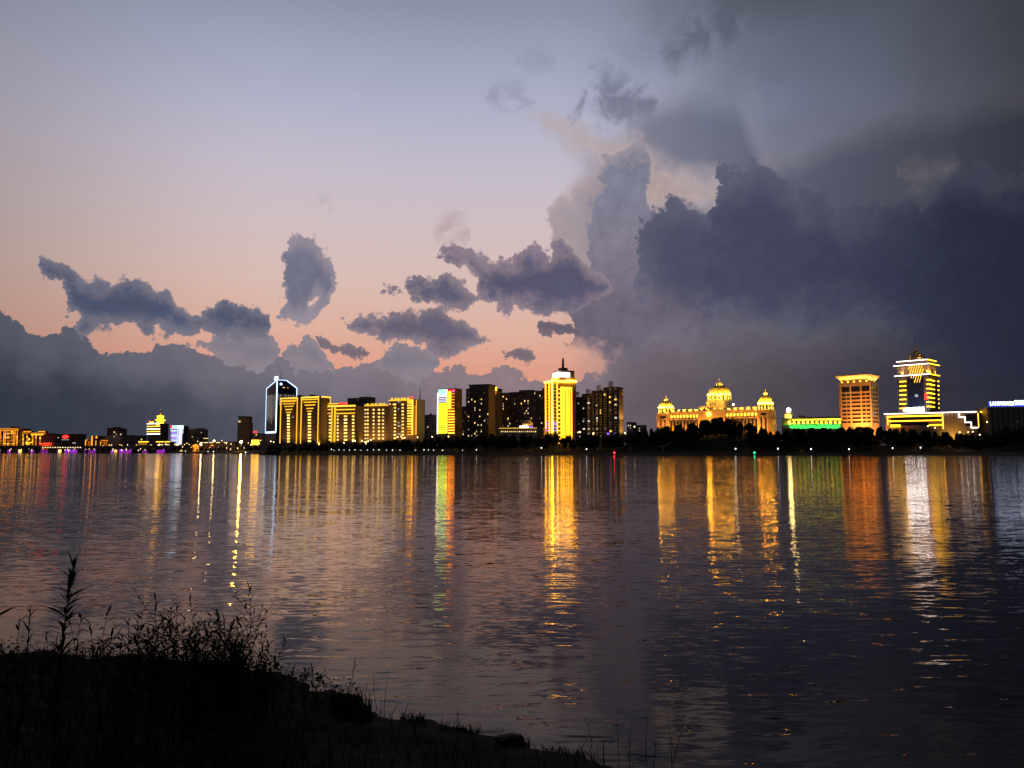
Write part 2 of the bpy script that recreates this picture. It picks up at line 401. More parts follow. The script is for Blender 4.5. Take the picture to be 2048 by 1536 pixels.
# ================================================================ mesh helpers
BOXC, NAMES = {}, set()
def link(o, parent=None):
    COL.objects.link(o)
    if parent is not None: o.parent = parent
    return o
def tag(o, label=None, cat=None, group=None, kind=None):
    if label: o['label'] = label
    if cat: o['category'] = cat
    if group: o['group'] = group
    if kind: o['kind'] = kind
    return o
def empty(name, loc, rz=0.0):
    o = bpy.data.objects.new(name, None); o.location = loc; o.rotation_euler = (0, 0, rz); o.empty_display_size = 0.1
    return link(o)
def mesh_of(name, verts, faces, mat, smooth=False):
    me = bpy.data.meshes.new(name); me.from_pydata(verts, [], faces); me.update()
    me.materials.append(MATS[mat])
    if smooth:
        for p in me.polygons: p.use_smooth = True
    return me
BF = [(0, 3, 2, 1), (4, 5, 6, 7), (0, 1, 5, 4), (1, 2, 6, 5), (2, 3, 7, 6), (3, 0, 4, 7)]
def box(parent, name, x0, x1, y0, y1, z0, z1, mat):
    w, d, h = abs(x1 - x0), abs(y1 - y0), abs(z1 - z0)
    key = (round(w, 2), round(d, 2), round(h, 2), mat)
    me = BOXC.get(key)
    if me is None:
        me = mesh_of(name, [(0, 0, 0), (w, 0, 0), (w, d, 0), (0, d, 0), (0, 0, h), (w, 0, h), (w, d, h), (0, d, h)], BF, mat)
        BOXC[key] = me
    o = bpy.data.objects.new(name, me)
    o.location = (min(x0, x1), min(y0, y1), min(z0, z1))
    return link(o, parent)
def subbox(part, name, x0, x1, y0, y1, z0, z1, mat):
    """box given in the thing's own frame, parented to one of its parts"""
    p = part.location
    return box(part, name, x0 - p.x, x1 - p.x, y0 - p.y, y1 - p.y, z0 - p.z, z1 - p.z, mat)
def boxes_mesh(parent, name, lst, mat, kind=None):
    """many boxes too small to pick apart, joined into one part"""
    vs, fs = [], []
    for x0, x1, y0, y1, z0, z1 in lst:
        k = len(vs)
        vs += [(x0, y0, z0), (x1, y0, z0), (x1, y1, z0), (x0, y1, z0), (x0, y0, z1), (x1, y0, z1), (x1, y1, z1), (x0, y1, z1)]
        fs += [tuple(i + k for i in f) for f in BF]
    o = bpy.data.objects.new(name, mesh_of(name, vs, fs, mat)); link(o, parent)
    if kind: o['kind'] = kind
    return o
def bar(parent, name, p, q, w, mat, h=None):
    """box of section w from p to q"""
    p, q = Vector(p), Vector(q); d = q - p; L = d.length
    h = h or w
    key = ('bar', round(L, 2), round(w, 2), round(h, 2), mat)
    me = BOXC.get(key)
    if me is None:
        me = mesh_of(name, [(-w / 2, -h / 2, 0), (w / 2, -h / 2, 0), (w / 2, h / 2, 0), (-w / 2, h / 2, 0), (-w / 2, -h / 2, L), (w / 2, -h / 2, L), (w / 2, h / 2, L), (-w / 2, h / 2, L)], BF, mat)
        BOXC[key] = me
    o = bpy.data.objects.new(name, me); o.location = p
    o.rotation_euler = d.to_track_quat('Z', 'Y').to_euler()
    return link(o, parent)
def lathe(parent, name, prof, mat, loc=(0, 0, 0), seg=24, smooth=True, sx=1.0, sy=1.0, ribs=0):
    vs, fs = [], []
    for r, z in prof:
        for k in range(seg):
            a = 2 * math.pi * k / seg
            rr = r * (1 + (0.04 if ribs and k % ribs == 0 else 0))
            vs.append((rr * math.cos(a) * sx, rr * math.sin(a) * sy, z))
    n = len(prof)
    for i in range(n - 1):
        for k in range(seg):
            a, b = i * seg + k, i * seg + (k + 1) % seg
            fs.append((a, b, b + seg, a + seg))
    fs.append(tuple(range(seg))[::-1]); fs.append(tuple((n - 1) * seg + k for k in range(seg)))
    o = bpy.data.objects.new(name, mesh_of(name, vs, fs, mat, smooth)); o.location = loc
    return link(o, parent)
def cyl(parent, name, x, y, z0, z1, r0, r1, mat, seg=10):
    return lathe(parent, name, [(r0, 0), (r1, z1 - z0)], mat, (x, y, z0), seg)
def hull(parent, name, pts, mat):
    bm = bmesh.new()
    for p in pts: bm.verts.new(p)
    r = bmesh.ops.convex_hull(bm, input=bm.verts)
    bmesh.ops.recalc_face_normals(bm, faces=bm.faces)
    me = bpy.data.meshes.new(name); bm.to_mesh(me); bm.free(); me.materials.append(MATS[mat])
    return link(bpy.data.objects.new(name, me), parent)
def text(parent, name, s, size, mat, loc, depth=0.25, shear=0.0, width=None):
    """raised lettering standing in the local x-z plane"""
    cu = bpy.data.curves.new(name, 'FONT'); cu.body = s; cu.size = size; cu.extrude = depth; cu.shear = shear; cu.offset = size * 0.012
    cu.align_x = 'CENTER'
    tmp = bpy.data.objects.new(name, cu); COL.objects.link(tmp)
    dg = bpy.context.evaluated_depsgraph_get()
    me = bpy.data.meshes.new_from_object(tmp.evaluated_get(dg))
    bpy.data.objects.remove(tmp)
    me.materials.clear(); me.materials.append(MATS[mat])
    xs = [v.co.x for v in me.vertices]
    k = (width / (max(xs) - min(xs))) if width and xs else 1.0
    me.transform(Matrix.Rotation(math.radians(90), 4, 'X') @ Matrix.Diagonal((k, 1, 1, 1)))
    o = bpy.data.objects.new(name, me); o.location = loc
    return link(o, parent)

class Bld:
    """a building whose front runs from pixel column pl (distance yl) to pr (distance yr); local x along the front, y into the depth, z up"""
    def __init__(s, name, label, pl, yl, pr, yr, depth, cat='building', zb=4.0, group=None):
        a, b = at(pl, 903, yl), at(pr, 903, yr)
        s.p0 = Vector(a[:2]); s.p1 = Vector(b[:2])
        d = s.p1 - s.p0; s.W = d.length; s.D = depth; s.zb = zb
        s.ang = math.atan2(d.y, d.x)
        s.ux = Vector((math.cos(s.ang), math.sin(s.ang))); s.uy = Vector((-math.sin(s.ang), math.cos(s.ang)))
        s.o = tag(empty(name, (a[0], a[1], zb), s.ang), label, cat, group)
    def _hit(s, px, py, p, n, u):
        x, y, z = ray(px, py); d = Vector((x, y))
        t = p.dot(n) / d.dot(n); q = d * t - p
        return q.dot(u), H + z * t - s.zb
    def f(s, px, py): return s._hit(px, py, s.p0, s.uy, s.ux)       # on the front: (x, z)
    def r(s, px, py): return s._hit(px, py, s.p1, s.ux, s.uy)       # on the right flank: (y, z)
    def l(s, px, py): return s._hit(px, py, s.p0, s.ux, s.uy)       # on the left flank
    def z(s, py, px=None):
        return s.f(px, py)[1] if px is not None else H + ray(CX, py)[2] / ray(CX, py)[1] * s.p0.y - s.zb
    def box(s, name, x0, x1, y0, y1, z0, z1, mat, parent=None): return box(parent or s.o, name, x0, x1, y0, y1, z0, z1, mat)
    def front(s, name, a, b, c, d, mat, o0=0.0, o1=0.35, parent=None):
        """piece on the front between pixels (a,b) top left and (c,d) bottom right"""
        x0, z1 = s.f(a, b); x1, z0 = s.f(c, d)
        if z1 < z0 + 0.3: z1 = z0 + 0.3
        return box(parent or s.o, name, x0, x1, -o1, -o0, z0, z1, mat)
    def hstrip(s, px0, px1, py, th, mat, name='light_strip', o1=0.5):
        """level strip along the front; py is its height at px0"""
        x0, z = s.f(px0, py); x1 = s.f(px1, py)[0]
        return box(s.o, name, x0, x1, -o1, 0.0, z - th / 2, z + th / 2, mat)
    def vstrip(s, px, py0, py1, th, mat, name='light_strip', o1=0.5):
        x, z1 = s.f(px, py0); z0 = s.f(px, py1)[1]
        return box(s.o, name, x - th / 2, x + th / 2, -o1, 0.0, z0, z1, mat)
    def side(s, name, a, b, c, d, mat, o1=0.35):
        y0, z1 = s.r(a, b); y1, z0 = s.r(c, d)
        return box(s.o, name, s.W, s.W + o1, y0, y1, z0, z1, mat)
    def mass(s, py, px=None, name='wall', mat='dark_render', x0=0.0, x1=None, d0=0.0, d1=None, zbot=-4.0):
        z1 = s.f(px if px is not None else CX, py)[1] if px is not None else s.z(py)
        return s.box(name, x0, s.W if x1 is None else x1, d0, s.D if d1 is None else d1, zbot, z1, mat), z1
    def spot(s, x, y, z, tx, ty, tz, power, color=(1.0, 0.52, 0.08), ang=100, name='floodlight'):
        ld = bpy.data.lights.new(name, 'SPOT'); ld.energy = power * 3.0; ld.color = color; ld.spot_size = math.radians(ang); ld.spot_blend = 0.8; ld.shadow_soft_size = 0.5
        o = bpy.data.objects.new(name, ld); o.location = (x, y, z)
        o.rotation_euler = Vector((tx - x, ty - y, tz - z)).to_track_quat('-Z', 'Y').to_euler()
        return link(o, s.o)
    def windows(s, cols, rows, mats, keep=1.0, name='window', th=0.12, hgt=None, wall='front', grid=False, every=None):
        """lit windows picked from columns [(px0,px1)] and rows [py]; the dark ones stay in one joined grid"""
        dark, rr = [], random.Random(hash((s.o.name, len(cols))) % 1000 + len(rows))
        rr = random.Random(len(s.o.name) * 31 + int(s.p0.x) + len(cols))
        for py in rows:
            for a, b in cols:
                if wall == 'front':
                    x0, z = s.f(a, py); x1 = s.f(b, py)[0]
                else:
                    x0, z = s.r(a, py); x1 = s.r(b, py)[0]
                h = hgt or 1.9
                lit = rr.random() < keep
                if wall == 'front': dims = (x0, x1, -th, 0.0, z - h / 2, z + h / 2)
                else: dims = (s.W, s.W + th, x0, x1, z - h / 2, z + h / 2)
                if lit: box(s.o, name, *dims, rr.choice(mats))
                elif grid: dark.append(dims)
        if dark:
            boxes_mesh(s.o, 'window_grid', dark, 'dark_glass', 'stuff')
    def ledges(s, z0, z1, step, mat, x0=None, x1=None, o=0.25, th=0.5, both=True):
        z = z0
        while z < z1:
            box(s.o, 'floor_band', -o if x0 is None else x0, s.W + o if x1 is None else x1, -o, 0.0, z, z + th, mat)
            z += step
    def antenna(s, x, y, z0, z1, r=0.35, mat='steel', name='antenna'):
        return cyl(s.o, name, x, y, z0, z1, r, r * 0.4, mat, 8)
def steps(a, b, n): return [a + (b - a) * k / (n - 1) for k in range(n)]

# ================================================================ the setting
# --- river: analytic ripple slopes (two sizes), stronger and weaker in wind patches
def make_water():
    m = new_mat('river_water')
    P = world_pos()
    def scaled(sx, sy):
        mp = V.tree.nodes.new('ShaderNodeMapping'); V.tree.links.new(P.s, mp.inputs[0]); mp.inputs['Scale'].default_value = (sx, sy, 1)
        return V(mp.outputs[0])
    na = noise(scaled(1.5, 6.5), 1.0, 4, 0.6, 0.3)
    nb_ = noise(scaled(0.16, 0.6), 1.0, 3, 0.55, 0.5)
    npatch = noise(scaled(0.006, 0.022), 1.0, 3, 0.6, 0.8)
    ax, ay, _ = sep(na.outputs['Color']); bx, by, _ = sep(nb_.outputs['Color'])
    k = sstep(V(npatch.outputs['Fac']), 0.34, 0.66, 0.40, 1.30)
    qx, qy = ax - 0.5, ay - 0.5
    sx = (qx * 0.09 + (bx - 0.5) * 0.05) * k
    sy = (qy * 0.235 + qy * qy * qy * 19.0 + (by - 0.5) * 0.07) * k
    nv = V.tree.nodes.new('ShaderNodeVectorMath'); nv.operation = 'NORMALIZE'
    V.tree.links.new(comb(sx, sy, 1.0).s, nv.inputs[0])
    # silty water: a brown body under a clear surface
    fr = V.tree.nodes.new('ShaderNodeFresnel'); fr.inputs['IOR'].default_value = 1.22
    df = V.tree.nodes.new('ShaderNodeBsdfDiffuse'); df.inputs['Color'].default_value = (0.012, 0.007, 0.0045, 1)
    gl = V.tree.nodes.new('ShaderNodeBsdfGlossy'); gl.inputs['Color'].default_value = (0.96, 0.87, 0.80, 1); gl.inputs['Roughness'].default_value = 0.06
    mx = V.tree.nodes.new('ShaderNodeMixShader')
    for nd in (fr, df, gl): V.tree.links.new(nv.outputs[0], nd.inputs['Normal'])
    V.tree.links.new(fr.outputs[0], mx.inputs[0]); V.tree.links.new(df.outputs[0], mx.inputs[1]); V.tree.links.new(gl.outputs[0], mx.inputs[2])
    out(mx.outputs[0])
make_water()
o = bpy.data.objects.new('river_water', mesh_of('river_water', [(-6000, -200, 0), (6000, -200, 0), (6000, 4000, 0), (-6000, 4000, 0)], [(0, 1, 2, 3)], 'river_water'))
tag(link(o), 'wide dark river rippled with the reflections of city lights', kind='structure')

# --- far bank
SHORE = [(-1500, 2300), (-300, 2000), (0, 1880), (240, 1800), (380, 1640), (470, 1500), (524, 1250), (538, 905), (580, 872), (700, 850), (1024, 832), (1300, 815), (1800, 800), (2300, 788), (3200, 770)]
SH = [(at(px, 903, Y)[0], Y) for px, Y in SHORE]
def shore_at(px):
    for (a, ya), (b, yb) in zip(SHORE, SHORE[1:]):
        if a <= px <= b: return ya + (yb - ya) * (px - a) / (b - a)
    return SHORE[-1][1]
def hill(px):
    pts = [(-2000, 4), (560, 4), (700, 5), (900, 8), (1250, 10), (1330, 15), (1440, 22), (1530, 14), (1700, 12), (1900, 8), (1960, 6), (2020, 14), (2400, 14), (4000, 12)]
    for (a, ya), (b, yb) in zip(pts, pts[1:]):
        if a <= px <= b: return ya + (yb - ya) * (px - a) / (b - a)
    return 4
def bank_z(px, d):
    """height of the far bank d metres behind its waterline"""
    if d <= 0: return -1.0
    if d < 5: return 2.6 * d / 5
    if d < 14: return 2.7
    t = min(1.0, (d - 14) / 40.0); t = t * t * (3 - 2 * t)
    return 2.7 + (hill(px) - 2.7) * t
cols = [-1500, -900, -300] + list(range(0, 2700, 20)) + [2800, 3000, 3200]
ds = [-3, 0, 2.5, 5, 5.2, 9, 14, 20, 27, 34, 42, 54, 80, 140, 260, 600, 1500]
vs, fs = [], []
for px in cols:
    Y0 = shore_at(px)
    for d in ds:
        x = at(px, 903, Y0 + d)[0]
        vs.append((x, Y0 + d, bank_z(px, d) if d > 0 else (-1.0 if d < 0 else 0.02)))
n = len(ds)
for i in range(len(cols) - 1):
    for k in range(n - 1):
        fs.append((i * n + k, (i + 1) * n + k, (i + 1) * n + k + 1, i * n + k + 1))
far = bpy.data.objects.new('far_bank_terrain', mesh_of('far_bank_terrain', vs, fs, 'park_ground'))
far.data.materials.append(MATS['embankment'])
for p in far.data.polygons:
    if p.index % (n - 1) < 6: p.material_index = 1
tag(link(far), 'stone river embankment with a dark wooded park behind it', kind='structure')

# --- near bank: muddy shore in the lower left, the viewer stands on it
def ground_px(px, py):
    x, y, z = ray(px, py); t = -H / z
    return Vector((x * t, y * t))
NS = [ground_px(*p) for p in ((-900, 1296), (-300, 1300), (0, 1306), (180, 1312), (330, 1322), (480, 1336), (560, 1352), (640, 1384), (740, 1412), (800, 1432), (880, 1452), (1000, 1484), (1100, 1504), (1250, 1542), (1500, 1640))] + [Vector((5.0, 4.0)), Vector((14, 0.5)), Vector((60, -4))]
def shore_dist(x, y):
    """signed distance to the near waterline, positive on land"""
    best, p = 1e9, Vector((x, y)); sgn = 1
    for a, b in zip(NS, NS[1:]):
        d = b - a; t = max(0, min(1, (p - a).dot(d) / d.length_squared)); q = a + d * t
        dist = (p - q).length
        if dist < best:
            best = dist; c = d.x * (p.y - a.y) - d.y * (p.x - a.x); sgn = 1 if c < 0 else -1
    return best * sgn
from mathutils import noise as mn
def near_z(x, y):
    d = shore_dist(x, y) + 0.45 * mn.noise((x * 0.9, y * 0.9, 3.1)) + 0.16 * mn.noise((x * 3.1, y * 3.1, 1.7))
    if d <= 0: return max(-0.6, d * 0.4)
    z = 0.03 + 0.16 * d if d < 9 else 1.47 + (d - 9) * 0.04
    z = min(z, 1.9)
    return z + 0.05 * mn.noise((x * 1.7, y * 1.7, 0)) * min(1, d) + 0.06 * mn.noise((x * 5, y * 5, 2)) * min(1, d * 2)
xs = [-60, -45, -32, -24, -19] + [-16 + 0.16 * k for k in range(0, 138)] + [7, 9, 13, 20, 35, 60]
ys = [-40, -25, -14, -8, -4, -1, 1] + [2.5 + 0.15 * k for k in range(0, 90)] + [17, 19, 24]
vs = [(x, y, near_z(x, y)) for x in xs for y in ys]
m_ = len(ys)
fs = [(i * m_ + k, (i + 1) * m_ + k, (i + 1) * m_ + k + 1, i * m_ + k + 1) for i in range(len(xs) - 1) for k in range(m_ - 1)]
nearb = bpy.data.objects.new('muddy_bank_ground', mesh_of('muddy_bank_ground', vs, fs, 'mud', True))
tag(link(nearb), 'black muddy river bank sloping into the water', kind='structure')

# ================================================================ the city across the river, from right to left
def letters(b, name, label, x0, x1, z0, z1, mat, n, logo=False, y=-0.6, parent=None):
    """a row of glowing sign characters too blurred to read, each a cluster of strokes"""
    s = tag(link(bpy.data.objects.new(name, None), parent or b.o))
    s['label'] = label
    rr = random.Random(n * 7 + int(x0 * 10))
    w = (x1 - x0) / n
    for k in range(n):
        xa, xb = x0 + w * (k + 0.08), x0 + w * (k + 0.92)
        h = z1 - z0
        if logo and k == 0:
            lathe(s, 'logo', [(0.30 * w, 0), (0.5 * w, 0.05), (0.5 * w, 0.45), (0.3 * w, 0.5)], mat, ((xa + xb) / 2, y, (z0 + z1) / 2), 14).rotation_euler = (math.radians(90), 0, 0)
            continue
        lst = []
        for q in range(3): 
            zz = z0 + h * (0.08 + 0.38 * q); lst.append((xa + w * 0.1 * rr.random(), xb - w * 0.1 * rr.random(), y, y + 0.3, zz, zz + h * 0.15))
        for q in range(2):
            xx = xa + (xb - xa) * (0.2 + 0.5 * q + 0.1 * rr.random()); lst.append((xx, xx + w * 0.14, y - 0.02, y + 0.28, z0, z0 + h * (0.75 + 0.25 * rr.random())))
        boxes_mesh(s, 'character', lst, mat)
    return s

# ---- dark office block with a blue white roof sign (far right)
b = Bld('office_block', 'dark ribbed office block with glowing blue-white roof lettering', 1979, 850, 2140, 838, 30)
_, zt = b.mass(817, 1980, mat='dark_render')
for k in range(15):
    x = b.W * (k + 0.2) / 15
    b.box('pilaster', x, x + 2.0, -0.7, 0.0, -4, zt - 0.8, 'grey_render')
b.box('parapet', -0.3, b.W + 0.3, -0.5, b.D, zt, zt + 1.2, 'dark_render')
s = b.front('sign_panel', 1977, 803, 2062, 812.5, 'led_blue', -0.0, 0.25)
s['label'] = 'deep blue panel behind the roof lettering'
x0, z0 = b.f(1980, 811.0); x1 = b.f(2027, 811)[0]
text(b.o, 'sign_lettering', 'LANWANGE', 5.4, 'sign_bluewhite', ((x0 + x1) / 2, -0.55, z0 + 0.3), 0.15, width=x1 - x0)
x0 = b.f(2029, 811)[0]; x1 = b.f(2060, 811)[0]
letters(b, 'sign_characters', 'blue-white roof sign characters', x0, x1, z0 + 0.4, z0 + 5.4, 'sign_bluewhite', 5)
b.windows([(1990, 1992), (2000, 2002), (2022, 2024), (2034, 2036)], [828, 836, 843], ['window_dim', 'window_pale'], 0.35)

# ---- podium with the zigzag light
b = Bld('lit_podium', 'long low podium with yellow light lines and a white zigzag of light', 1773.5, 905, 1956, 852, 34)
_, zt = b.mass(826, 1884, mat='tan_stone')
b.box('roof_slab', -1, b.W + 4, -1.2, b.D, zt, zt + 0.8, 'dark_render')
xm = b.f(1884.5, 840)[0]
b.box('light_strip', -1, b.W + 1, -1.7, -1.2, zt + 0.0, zt + 0.9, 'led_pink_white')
b.box('light_strip', b.W + 4.0, b.W + 4.5, -1.0, b.D * 0.5, zt - 0.2, zt + 1.1, 'led_yellow')
for py, p0, p1 in ((833.5, 1774, 1884), (842.5, 1775, 1884)): b.hstrip(p0, p1, py, 1.0, 'led_yellow')
b.hstrip(1858, 1884, 850, 0.9, 'led_yellow'); b.hstrip(1781, 1801, 850.5, 0.9, 'led_yellow'); b.hstrip(1781, 1801, 853.3, 0.7, 'led_yellow')
b.vstrip(1775, 832, 850, 0.8, 'led_gold'); b.vstrip(1885, 827, 858, 0.7, 'led_gold'); b.vstrip(1956, 826, 854, 0.8, 'led_gold')
b.front('glass_band', 1782, 835.5, 1882, 840.5, 'dark_glass', 0, 0.2); b.front('glass_band', 1782, 844.5, 1857, 850, 'dark_glass', 0, 0.2)
b.front('glass_wall', 1930, 828, 1955, 852, 'dark_glass', 0, 0.15)
zig = [(1918, 826), (1918, 834.5), (1930, 834.5), (1930, 844.8), (1942.5, 844.8), (1942.5, 855.5), (1956, 855.5)]
for p, q in zip(zig, zig[1:]):
    (xa, za), (xb, zb_) = b.f(*p), b.f(*q)
    if p[0] == q[0]: zb_ = zb_; xb = xa
    else: zb_ = za
    t = 0.42
    b.box('zigzag_strip', min(xa, xb) - t, max(xa, xb) + t, -0.7, -0.1, min(za, zb_) - t, max(za, zb_) + t, 'led_pink_white')
x0, z0 = b.f(1807, 826); x1 = b.f(1849, 826)[0]
letters(b, 'roof_sign', 'white glowing roof sign above the podium edge', x0, x1, zt + 1.4, zt + 7.2, 'sign_white', 7, True, -0.6)
b.box('sign_rail', x0, x1, -0.3, 0.1, zt + 0.8, zt + 1.5, 'steel')
for k in range(5):
    x = b.f(1896 + k * 8, 850)[0]
    b.box('wall_joint', x, x + 0.35, -0.12, 0, -4, zt - 0.5, 'cream_stone')
b.spot(b.f(1905, 855)[0], -9, 4, b.f(1905, 850)[0], 0, 14, 14000)

# ---- tall tower with pagoda roof
b = Bld('pagoda_roof_tower', 'tall tower with tiered pagoda roof and stacked yellow light bars', 1800, 925, 1864, 899, 29)
xl, xr = 0.0, b.W
z1 = b.f(1863, 728)[1]; z2 = b.f(1863, 748)[1]; z3 = b.f(1862, 721)[1]
b.box('wall', 0, b.W, 0, b.D, -4, z2, 'dark_render')
b.box('upper_storey', 0.6, b.W - 0.6, 0.6, b.D - 0.6, z2, z1, 'tan_stone')
b.box('cornice', -1.5, b.W + 1.5, -1.5, b.D + 1.5, z2 - 0.8, z2 + 0.6, 'dark_render')
b.box('cornice', -1.8, b.W + 1.8, -1.8, b.D + 1.8, z1, z1 + 1.2, 'dark_render')
b.box('attic', 2.0, b.W - 2.0, 2.0, b.D - 2.0, z1 + 1.2, z3 + 1, 'brown_render')
b.box('cornice', 0.8, b.W - 0.8, 0.8, b.D - 0.8, z3 + 1, z3 + 2.2, 'dark_render')
for zz, o, m in ((z2, 2.0, 'led_pink_white'), (z1 + 0.6, 2.3, 'led_pink_white'), (z3 + 1.6, -0.3, 'led_pink_white')):
    b.box('light_strip', -o, b.W + o, -o - 0.5, -o, zz - 0.35, zz + 0.45, m)
    b.box('light_strip', b.W + o, b.W + o + 0.5, -o, b.D + o, zz - 0.35, zz + 0.45, 'led_yellow')
cx, cy = b.W / 2, b.D / 2
zr = z3 + 2.2; za = b.f(1838, 695)[1]
hr = za - zr
roof = lathe(b.o, 'pagoda_roof', [(11.5, 0), (11.2, 0.8), (8.4, hr * 0.22), (6.0, hr * 0.45), (3.6, hr * 0.68), (1.8, hr * 0.85), (0.9, hr)], 'gold_dome', (cx, cy, zr), 8, False)
roof.rotation_euler = (0, 0, math.radians(22.5))
for a in range(8):
    an = math.radians(45 * a)
    bar(roof, 'ridge', (10.8 * math.cos(an), 10.8 * math.sin(an), 1.2), (1.6 * math.cos(an), 1.6 * math.sin(an), hr * 0.88), 0.7, 'tan_stone')
b.antenna(cx, cy, za - 0.5, b.f(1837, 670)[1], 0.5, name='spire')
for a in (-1, 1): b.spot(cx + a * 10, cy - 11, zr - 0.2, cx + a * 2, cy - 2, zr + hr * 0.5, 9000)
for py in steps(763.5, 817, 7): b.hstrip(1799.5, 1812.5, py, 1.0, 'led_yellow')
for py in steps(759.5, 813, 7):
    b.hstrip(1853, 1862.6, py, 1.0, 'led_yellow')
for py, pq in zip(steps(763, 816, 7), steps(759.5, 813, 7)):
    z = b.f(1862, pq)[1]; b.box('light_strip', b.W, b.W + 0.5, 0.0, max(b.r(1869, py)[0], 5.0), z - 0.5, z + 0.5, 'led_yellow')
    y0, z = b.r(1877.5, py); y1 = b.r(1885, py)[0]; b.box('light_strip', b.W, b.W + 0.5, y0, min(y1, b.D - 0.2), z - 0.6, z + 0.6, 'led_yellow')
b.front('glass_wall', 1814, 753, 1850, 826, 'blue_glass', 0, 0.25)
# slanted hatch of lights, a trapezoid that narrows downwards
hx0, hz1 = b.f(1813, 731.5); hx1, hz0 = b.f(1851, 765)
hw, hh = hx1 - hx0, hz1 - hz0
for k in range(-3, 10):
    for j in range(4):
        xa = hx0 + hw * (k / 7.5) + hw * 0.085 * j; zz = hz0 + hh * (0.03 + 0.25 * j)
        t = 1 - (j + 0.5) / 4
        lo, hi = hx0 + hw * (0.32 * t), hx1 - hw * (0.26 * t)
        if lo - 0.2 < xa and xa + hw * 0.07 < hi + 0.2:
            bar(b.o, 'hatch_light', (xa, -0.5, zz), (xa + hw * 0.085, -0.5, zz + hh * 0.235), 0.42, 'led_gold', 0.3)
b.front('red_sign', 1849, 786.5, 1855, 799.5, 'led_red', 0.25, 0.7)
b.front('lit_window', 1830, 789, 1836.5, 794, 'window_cool', 0.25, 0.4)
for p0, p1 in ((1801, 1808), (1853.5, 1859)):
    x0, _ = b.f(p0, 738); x1, _ = b.f(p1, 738)
    b.box('pilaster', x0, x1, -0.1, 0.6, z2 + 0.7, z1, 'cream_stone'); b.spot((x0 + x1) / 2, -2.2, z2 + 1.0, (x0 + x1) / 2, 0.4, z2 + 6, 1500)
for k in (0.2, 0.75):
    b.box('pilaster', b.W - 0.6, b.W + 0.1, b.D * k, b.D * k + 2.5, z2 + 0.7, z1, 'cream_stone'); b.spot(b.W + 2.2, b.D * k + 1.2, z2 + 1, b.W, b.D * k + 1.2, z2 + 6, 1500)

# ---- orange floodlit block with flared cornice
b = Bld('floodlit_block', 'square orange floodlit block with a flared glowing roof cornice', 1682, 912, 1744, 888, 29)
zt = b.f(1743, 763)[1]; zc = b.f(1743, 757)[1]; zct = b.f(1741, 749)[1]
b.box('wall', 0, b.W, 0, b.D, -4, zt, 'tan_stone')
b.box('recess', 2, b.W - 2, 2, b.D - 2, zt, zc + 1, 'cream_stone')
e = 2.6
hull(b.o, 'cornice', [(1.5, 1.5, zc), (b.W - 1.5, 1.5, zc), (b.W - 1.5, b.D - 1.5, zc), (1.5, b.D - 1.5, zc), (-e, -e, zct), (b.W + e, -e, zct), (b.W + e, b.D + e, zct), (-e, b.D + e, zct), (-e, -e, zct + 0.8), (b.W + e, -e, zct + 0.8), (b.W + e, b.D + e, zct + 0.8), (-e, b.D + e, zct + 0.8)], 'cream_stone')
b.box('roof_slab', -e + 0.3, b.W + e - 0.3, -e + 0.3, b.D + e - 0.3, zct + 0.8, zct + 1.2, 'roof_felt')
for k in range(5):
    x = b.W * (k + 0.5) / 5
    b.spot(x, 0.2, zt + 0.5, x, -0.6, zc + 6, 3500, ang=130)
    lathe(b.o, 'cornice_lamp', [(0.2, 0), (0.9, 0.5), (0.9, 1.6), (0.2, 2.0)], 'led_gold', (x, 1.2, zt + 0.3), 10)
for k in range(3):
    y = b.D * (k + 0.5) / 3
    b.spot(b.W - 0.2, y, zt + 0.5, b.W + 0.6, y, zc + 6, 2600, ang=130)
rows_l = [(774, 784.8), (788.5, 793), (796.2, 800.3), (804.3, 807.6), (811.7, 815.7), (819.8, 823.9), (827.6, 831.3), (835.3, 839), (842.6, 846.6)]
bays = [[(1684.3, 1692), (1693.6, 1700.4)], [(1703, 1721)], [(1724, 1731), (1732.6, 1740)]]
for i, (t0, t1) in enumerate(rows_l):
    sl = lambda p, y: b.f(p, y)
    z1_, z0_ = b.f(1684, t0)[1], b.f(1684, t1)[1]
    for q in bays:
        qq = [(q[0][0], q[-1][1])] if i == 0 else q
        for a, c in qq:
            dx = 2.2 * (i / 8.0) if False else 0
            x0, x1 = b.f(a, 800)[0], b.f(c, 800)[0]
            w = b.box('window', x0, x1, -0.06, 0.0, z0_, z1_, 'dark_glass')
            subbox(w, 'sill', x0 - 0.3, x1 + 0.3, -0.5, 0.0, z0_ - 0.7, z0_ - 0.15, 'cream_stone')
    for k in range(3):
        y0, y1 = b.D * (0.08 + 0.30 * k), b.D * (0.08 + 0.30 * k + 0.22)
        b.box('window', b.W, b.W + 0.06, y0, y1, z0_, z1_, 'dark_glass')
for p in (1682, 1701.7, 1722.5, 1741.8):
    x = b.f(p, 800)[0]; b.box('pier', x - 0.7, x + 0.7, -0.6, 0, -4, zt - 1.5, 'cream_stone')
for k in range(6):
    x = b.W * (k + 0.5) / 6; b.spot(x, -20, 8, x, 0, 26, 24000, (1.0, 0.30, 0.04), 90)
    b.spot(x, -20, 8, x, 0, 50, 60000, (1.0, 0.30, 0.04), 55)
for k in range(2):
    y = b.D * (k + 0.5) / 2; b.spot(b.W + 14, y, 8, b.W, y, 32, 20000, (1.0, 0.36, 0.05), 95)

